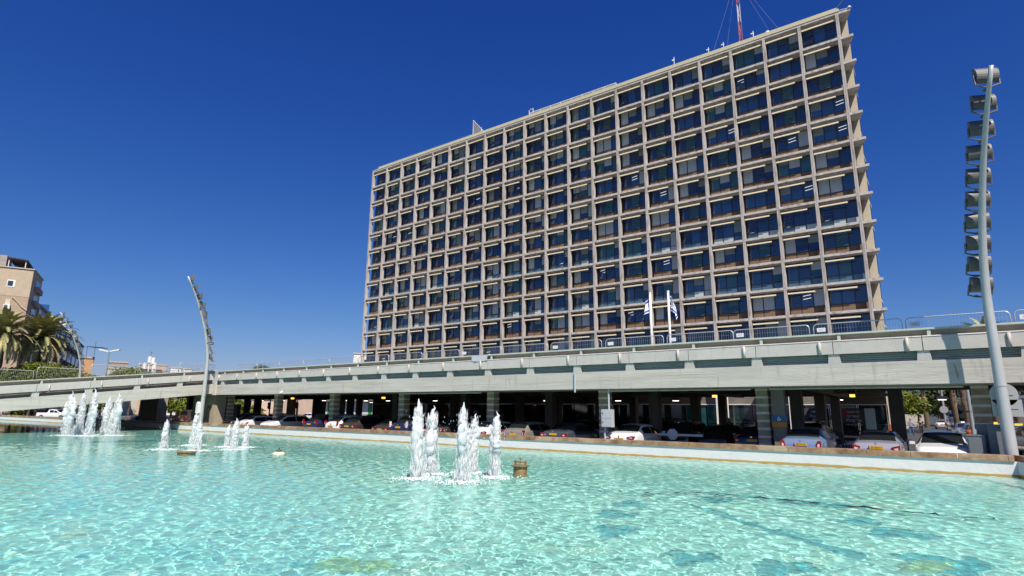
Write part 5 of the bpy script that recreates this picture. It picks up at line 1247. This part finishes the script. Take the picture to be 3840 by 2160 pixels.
# ------------------------------------------------------------------ buildings
def block(name, pos, rz, w, d, h, m, lab, cat='building', wins=(), grp=None, roof=True):
    """local x along the facade that faces -y; windows are (x, z, w, h) on the front, ('s', y, z, w, h) on the +x side"""
    t = thing(name, lab, cat, pos, rz, grp)
    b = MB(); b.box(0, w, 0, d, 0, h); b.build('wall', m, t)
    if roof: b = MB(); b.box(-.15, w + .15, -.15, d + .15, h + .002, h + .35); b.build('roof', mat('pale_roof_edge', (.45, .41, .36), .8), t)
    for q in wins:
        b = MB()
        if q[0] == 's': _, y, z, ww, hh = q; b.box(w - .05, w + .03, y, y + ww, z, z + hh, 0); b.box(w + .0, w + .06, y - .06, y, z, z + hh, 1); b.box(w, w + .06, y + ww, y + ww + .06, z, z + hh, 1); b.box(w, w + .09, y - .08, y + ww + .08, z - .1, z - .001, 1)
        else: x, z, ww, hh = q; b.box(x, x + ww, -.03, .05, z, z + hh, 0); b.box(x - .06, x, -.06, 0, z, z + hh, 1); b.box(x + ww, x + ww + .06, -.06, 0, z, z + hh, 1); b.box(x - .08, x + ww + .08, -.09, 0, z - .1, z - .001, 1)
        b.build('window', [mat('old_window_glass', (.03, .04, .055), .08, 0, .8), mat('window_surround', (.50, .49, .47), .6)], t)
    return t


m_beige = mat('beige_rough_render', (.43, .33, .235), .9, spec=.15, var=.14, vs=1.2, bump=.8, bs=5)
m_beige2 = mat('beige_upper_render', (.50, .41, .30), .9, spec=.15, var=.1, vs=1.2, bump=.7, bs=5)
m_grey_r = mat('grey_balcony_render', (.34, .31, .285), .9, spec=.15, var=.25, vs=.8)
c0 = along(118, 170); rzA = math.atan2(.399, .917) - math.pi / 2      # front normal towards (.92,-.40)
_c = along(127, 170, 1014)
fx = Vector((.38, .93, 0)).normalized(); fy = Vector((-.93, .38, 0)).normalized()
rzA = math.atan2(fx.y, fx.x)
WA = 30.; hA = zat(125, 1013, _c); hm = zat(110, 1115, _c)
pA = _c - fx * WA
tA = block('apartment_house', pA, rzA, WA, 13, hm, m_beige, 'tall beige apartment house with an air conditioner at the left edge', 'apartment building', roof=False)
b = MB(); b.box(-.04, WA + .04, -.04, 13.04, hm + .002, hA); b.build('upper_wall', m_beige2, tA)
b = MB(); b.box(-.25, WA + .25, -.25, 13.2, hA + .002, hA + .25); b.build('roof', mat('pale_roof_edge', (.45, .41, .36), .8), tA)


def onA(px, py):            # local x, z on the lit front of the beige house
    d = ray(px, py); n = fy; t = (pA - Vector((0, 0, EYE))).dot(n) / d.dot(n); q = Vector((0, 0, EYE)) + d * t - pA
    return q.dot(fx), q.z


x, z = onA(25, 1073); x1, z1 = onA(54, 1052); b = MB(); b.box(x + .1, x1 - .1, -.05, .1, z + .1, z1 - .15, 0)
for q in ((x - .02, x + .1, z + .1, z1 - .15), (x1 - .1, x1 + .25, z + .1, z1 - .15), (x - .02, x1 + .25, z1 - .149, z1 + .1), (x - .1, x1 + .25, z - .1, z + .099)): b.box(q[0], q[1], -.10, -.001, q[2] + .001, q[3] - .001, 1)
b.build('window', [mat('old_window_glass', (.03, .04, .055), .08, 0, .8), m_white_paint], tA)
x, z = onA(15, 1155); x1, z1 = onA(40, 1122); b = MB(); b.box(x, x1, -.06, .05, z, z1); b.build('shutter', mat('cream_shutter', (.55, .50, .42), .7), tA)
x, z = onA(12, 1158); x1, z1 = onA(40, 1143); b = MB(); b.box(x, x1, -.75, -.1, z, z1, 0); b.cyl((x + (x1 - x) * .4, -.76, (z + z1) / 2), (x + (x1 - x) * .4, -.78, (z + z1) / 2), (z1 - z) * .36, n=18, m=1); b.build('air_conditioner', [m_white_paint, m_lamp_body], tA)
pts = [onA(*q) for q in ((47, 1115), (62, 1128), (82, 1152), (100, 1165))]; b = MB(); b.tube([(q[0], -.12, q[1]) for q in pts], .14, 8); b.build('downpipe', mat('tan_pipe', (.48, .34, .25), .7), tA)
x, z = onA(28, 1000); x1, z1 = onA(96, 985); zr0 = hA + .25
for xx in (x, x1):
    for yy in (.6, 8): b = MB(); b.cyl((xx, yy, zr0), (xx, yy, zr0 + 1.72), .09, n=8); b.build('pergola_post', m_white_paint, tA); b = MB(); b.hexa([(x - .3, .2, zr0 + 2.0), (x1 + .3, .2, zr0 + 1.75), (x1 + .3, 9.5, zr0 + 1.5), (x - .3, 9.5, zr0 + 1.9), (x - .3, .2, zr0 + 2.25), (x1 + .3, .2, zr0 + 2.0), (x1 + .3, 9.5, zr0 + 1.7), (x - .3, 9.5, zr0 + 2.1)]); b.build('pergola_roof', mat('wooden_slat_roof', (.12, .085, .07), .8), tA)
b = MB(); b.box(2, x - .8, 2.5, 8, zr0, zr0 + 3.0); b.build('roof_room', m_grey_r, tA)
# shaded side of the beige house: balconies
b = MB()
for k in range(5):
    zz = hA - 4.2 - k * 3.3
    if zz > 2: b.box(WA + .05, WA + .8, 4.5, 11, zz, zz + 1.15)
b.build('balcony', m_grey_r, tA)
for k in range(5):
    zz = hA - 3.0 - k * 3.3; b = MB(); b.box(WA + .045, WA + .08, 5, 10.5, zz, zz + 1.6); b.build('window', MATS['old_window_glass'], tA)
# the row of blocks receding along the side street
P0 = Vector(_c) + fy * 0
def rowblock(px0, px1, top, lab, setback, nfl, cat='apartment building', m=None, top1=None):
    def hit(px, py=top):           # intersect a sight line with the vertical plane of the side facade
        d = ray(px, py); o = _c - fx * setback
        # o + fy*s = d*t  (plan)
        det = fy.x * -d.y + d.x * fy.y; s = (-o.x * -d.y + d.x * -o.y) / det
        return s
    s0, s1 = hit(px0), hit(px1, top1 or top); o = _c - fx * setback + fy * s0; h = zat(px0, top, o); w = s1 - s0
    t = thing('apartment_row', lab, cat, (o.x, o.y, 0), rzA, 'shaded apartment blocks of the side street')
    m = m or m_grey_r; b = MB(); b.box(-12, 0, 0, w, 0, h); b.build('wall', m, t); b = MB(); b.box(-12.2, .25, -.1, w + .1, h + .002, h + .5); b.build('roof', mat('brown_roof_edge', (.20, .155, .125), .8), t)
    n = max(2, int(w / 4.5)); fl = h / nfl
    for k in range(nfl):
        zz = k * fl
        for i in range(n):
            y0 = w * i / n; b = MB(); b.box(.0, .05, y0 + .5, y0 + w / n - .5, zz + .9, zz + fl - .5, (i * 7 + k * 3) % 3 % 2); b.build('window', [mat('old_window_glass', (.03, .04, .055), .08, 0, .8), mat('white_shutter', (.45, .45, .45), .7)], t)
            if (i + k) % 2 == 0: b = MB(); b.box(.052, 1.3, y0 + .3, y0 + w / n - .3, zz - .1, zz + .95); b.build('balcony', mat('dark_balcony', (.11, .095, .085), .8), t)
    return t, h, w, o


t1, h1, w1, o1 = rowblock(147, 192, 1150, 'shaded apartment block with a blue glass roof terrace', 0, 5)
b = MB(); b.box(-7, .2, .2, w1 * .8, h1 + .5, h1 + .62); b.build('terrace_rail', m_blue_net, t1); b = MB(); b.box(-7, -6.9, .2, w1 * .8, h1 + .63, h1 + 2.6); b.box(-7, .1, w1 * .78, w1 * .8, h1 + .63, h1 + 2.6); b.build('terrace_glass', mat('blue_terrace_glass', (.03, .10, .25), .1), t1)
t2, h2, w2, o2 = rowblock(199, 322, 1195, 'long dark shaded apartment block with white water tanks on its roof', 1.0, 5, top1=1250)
for k, f in enumerate((.30, .42, .62, .80, .92)):
    p = o2 + fy * (w2 * f) - fx * 1.8; t = thing('water_tank', 'white roof water tank, ' + ('behind the top of the far mast', 'just right of the far mast', 'left of the pair at the end of the dark roof', 'left one of the pair at the end of the dark roof', 'last one at the right end of the dark roof')[k], 'water tank', (p.x, p.y, h2 + .5), 0, 'white water tanks on the dark roof')
    b = MB(); b.lathe([(.75, .8), (.75, 2.9), (.5, 3.0), (0, 3.02)], n=16); smooth_angle(b.build('drum', m_white_paint, t)); b = MB()
    for a in range(4): b.cyl((.5 * math.cos(a * 1.57), .5 * math.sin(a * 1.57), 0), (.5 * math.cos(a * 1.57), .5 * math.sin(a * 1.57), .85), .06, n=6)
    b.build('stand', m_galv, t)
p = o2 + fy * (w2 * .12) - fx * 1.5; tree((p.x, p.y, h2 + .5), [(0, 0, 1.0, 1.2, 1.6, .8), (.3, 1.5, .8, .9, 1.2, .6)], 'yellow flowering roof plants left of the far mast', 77, 700, .3, m_leaf, None, 'roof_plant', 'plant')
# orange house, far low houses and roofs right of the far mast
v0 = along(314, 150, 1345); v1 = along(352, 150, 1345); wv3 = (v1 - v0).length
m_or = mat('orange_render', (.55, .31, .16), .9, var=.1, vs=1); d1 = (v1 - v0); rz1 = math.atan2(d1.y, d1.x)
block('house', v0, rz1, wv3, 16, zat(352, 1345, v1), m_or, 'low house with a sunlit orange gable right of the far mast', 'house', [('s', 3, 3, 1.2, 1.6), ('s', 8, 3, 1.2, 1.6)])
b = MB(); h = zat(352, 1345, v1)
t = thing('roof_awning', 'dark awning on thin posts over the orange house roof', 'awning', (v0.x, v0.y, h)); b.hexa([(.3, 0, 2.4), (3.2, .6, 2.0), (3.2, 3, 2.0), (.3, 3, 2.4), (.3, 0, 2.5), (3.2, .6, 2.1), (3.2, 3, 2.1), (.3, 3, 2.5)]); b.build('canopy', mat('navy_awning', (.02, .03, .05), .8), t); b = MB(); b.cyl((.4, .2, .3), (.4, .2, 2.4), .05); b.build('post', m_lamp_body, t); b = MB(); b.cyl((3.1, .7, .3), (3.1, .7, 3.4), .05); b.build('post', m_lamp_body, t)
m_low = mat('pale_far_house', (.52, .48, .43), .9, var=.2, vs=.4); m_pink = mat('pinkish_far_house', (.56, .40, .30), .9, var=.15, vs=.4)
for k, (p0, p1, top, m_, d, lab) in enumerate(((404, 470, 1385, m_low, 175, 'pale low house with shaded upper floor beside the green lamp post'), (410, 480, 1362, m_grey_r, 200, 'brown roofed house behind the green lamp post'), (466, 530, 1382, m_low, 190, 'pale low house right of the green lamp post'), (528, 625, 1372, m_pink, 210, 'sandy house with roof tanks and an aerial'), (640, 680, 1381, m_white_paint, 200, 'white flat roofed house left of the near mast'), (686, 720, 1386, m_white_paint, 195, 'small white house nearest the near mast'))):
    a_, c_ = along(p0, d, top), along(p1, d, top); dd = c_ - a_; block('far_house', a_, math.atan2(dd.y, dd.x), dd.length, 9, zat(p1, top, c_), m_, lab, 'house', [(dd.length * .2, zat(p1, top, c_) - 2.6, 1.6, 1.4), (dd.length * .6, zat(p1, top, c_) - 2.6, 1.6, 1.4)], 'far low houses above the ramp')
v = along(562, 214, 1362); hh = zat(562, 1362, v); t = thing('roof_antenna', 'thin television aerial above the sandy house', 'aerial', (v.x, v.y, hh - 1)); b = MB(); b.cyl((0, 0, 0), (0, 0, zat(562, 1316, v) - hh + 1), .07); zz = zat(562, 1320, v) - hh + 1; b.cyl((-1.4, 1, zz), (1.4, -1, zz), .05); b.build('pole', m_galv, t)
for px, py, lab in ((561, 1352, 'grey water tank at the foot of the television aerial'), (575, 1356, 'white water tank right of the television aerial'), (542, 1376, 'white water tank on the left low roof'), (580, 1376, 'white water tank under the sandy roof edge')):
    v = along(px, 206, py); z = zat(px, py + 8, v); b = MB(); b.lathe([(.5, 0), (.5, 1.7), (.3, 1.8), (0, 1.8)], n=14); b.cyl((0, 0, -3), (0, 0, 0), .15); tag(b.build('roof_tank', m_white_paint, loc=(v.x, v.y, z)), lab, 'water tank', 'water tanks on the far low houses')
for k, (px, top, d, lab) in enumerate(((470, 1380, 168, 'green shrub tree between the far low houses'), (505, 1376, 180, 'reddish shrub tree over the far white wall'), (610, 1392, 170, 'grey green palm like shrub before the sandy house'), (545, 1392, 160, 'low shrub behind the ramp barriers'), (762, 1370, 240, 'small dark tree top beyond the bridge right of the near mast'))):
    px = px if k < 4 else 980; v = along(px, d, 1380); z = zat(px, top if k < 4 else 1368, v); tree(v, [(0, 0, z - 1.5, 3, 3, 1.6), (2, 1, z - 2.4, 2.5, 2, 1.5), (-2, -1, z - 2.6, 2.4, 2, 1.5)], lab, 140 + k, 1500, .45, (m_leaf, m_leaf_dark)[k in (4, 2)], 'shrubs among the far houses')
v = along(398, 140, 1400); t = thing('street_lamp', 'green street lamp with two white heads right of the orange house', 'street lamp', v); hz = zat(408, 1318, v)
b = MB(); b.cyl((0, 0, 0), (0, 0, hz), .17, .10, 12); b.build('pole', mat('green_lamp_paint', (.10, .16, .13), .5), t, True)
for s in (1, -1): b = MB(); dx = Vector((.75, .66, 0)) * s; b.hexa([dx * .1 + Vector((0, 0, hz - .1)) + o_ for o_ in (Vector((-.12, .12, 0)), Vector((.12, -.12, 0)))] + [dx * 1.9 + Vector((0, 0, hz + .25)) + o_ for o_ in (Vector((.2, -.2, 0)), Vector((-.2, .2, 0)))] + [dx * .1 + Vector((0, 0, hz + .1)) + o_ for o_ in (Vector((-.12, .12, 0)), Vector((.12, -.12, 0)))] + [dx * 1.9 + Vector((0, 0, hz + .5)) + o_ for o_ in (Vector((.2, -.2, 0)), Vector((-.2, .2, 0)))]); b.build('lamp_head', m_white_paint, t)
# white kiosk right behind the left corner of the tower
v = at(1325, 1345, 110); a_ = along(1312, 150); c_ = along(1352, 150); dd = c_ - a_; block('white_house', a_, math.atan2(dd.y, dd.x), dd.length + 4, 8, zat(1330, 1328, a_), m_white_paint, 'white house corner just left of the tower foot', 'house', [(2, zat(1330, 1328, a_) - 2.5, 1.5, 1.2)])
# sunlit buildings seen through under the bridge
a_, c_ = along(1050, 125), along(1520, 104); dd = c_ - a_; m_pk = mat('pink_stone_wall', (.60, .44, .34), .9, var=.1, vs=.5)
t = block('pink_wall_building', a_, math.atan2(dd.y, dd.x), dd.length, 10, 7.5, m_pk, 'pink stone building in full sun beyond the covered parking', 'building', [])
m_shop = mat('shop_green', (.03, .22, .06), .5); m_shopw = mat('shop_white', (.62, .64, .60), .5)
for k in range(8):
    x = dd.length * (.36 + .08 * k); b = MB(); b.box(x, x + dd.length * .05, -.12, .0, .3, 3.4, 0); b.box(x + dd.length * .052, x + dd.length * .078, -.12, 0, .3, 3.4, 1); b.build('shop_window', [m_shopw, m_shop], t)
b = MB(); b.box(dd.length * .34, dd.length, -1.2, -.001, 3.5, 3.9); b.build('canopy', mat('shop_canopy', (.20, .13, .10), .8), t)
a_, c_ = along(940, 118), along(1040, 118); dd = c_ - a_; block('low_pink_wall', a_, math.atan2(dd.y, dd.x), dd.length, 2, 3.6, m_pk, 'low pink stepped wall behind the green shrubs', 'wall', [], None)
for k, (px, d, z, lab) in enumerate(((935, 105, 3.2, 'bright green shrubs left of the low pink wall'), (860, 110, 4.5, 'trees in the sun left of the shaded white panel'), (815, 112, 4, 'sunlit trees right of the graffiti pier'), (690, 112, 4, 'sunlit trees over the dark van'), (640, 118, 5, 'palm like bushes under the ramp'), (960, 135, 7, 'dark green tree top over the low pink wall'), (345, 118, 4, 'tree seen under the ramp between the jets'), (60, 165, 2.4, 'grass green shrub under the far left end of the ramp'))):
    v = along(px, d); g = random.Random(200 + k); bl = [(g.uniform(-2.6, 2.6), g.uniform(-2, 2), z * .55 + g.uniform(-1, 1.2), 2.2, 2.0, 1.3) for _ in range(6)]
    tree(v, bl, lab, 210 + k, 1800, .42, m_leaf if k != 5 else m_leaf_dark, 'trees and shrubs seen under the bridge')
b = MB(); b.add([(-200, 52, .006), (-64, 52, .006), (-64, 150, .006), (-200, 150, .006)], [(0, 1, 2, 3)]); tag(b.build('sunlit_road', m_road), kind='structure')
a_ = at(868, 1540, 33); b = MB(); b.box(-1.1, 1.1, 0, .4, 0, at(868, 1516, 33).z); tag(b.build('grey_wall_panel', mat('grey_board', (.16, .16, .155), .8), loc=(a_.x, 33, 0)), 'plain grey wall panel in shade behind the dark cars', 'wall panel')
# street side buildings at the right
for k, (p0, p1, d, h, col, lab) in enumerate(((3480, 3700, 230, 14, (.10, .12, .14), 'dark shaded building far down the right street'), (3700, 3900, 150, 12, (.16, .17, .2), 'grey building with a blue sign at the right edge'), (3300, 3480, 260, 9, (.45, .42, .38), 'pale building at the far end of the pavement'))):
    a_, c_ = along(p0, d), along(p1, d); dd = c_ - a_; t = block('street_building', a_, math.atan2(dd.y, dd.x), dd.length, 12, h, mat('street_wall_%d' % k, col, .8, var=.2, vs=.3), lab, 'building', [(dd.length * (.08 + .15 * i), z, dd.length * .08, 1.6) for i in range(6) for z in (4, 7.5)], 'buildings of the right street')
    if k == 1: b = MB(); b.box(dd.length * .45, dd.length * .9, -.5, -.05, 3.2, 4.6); b.build('shop_sign', mat('shop_blue', (.02, .05, .3), .5), t)
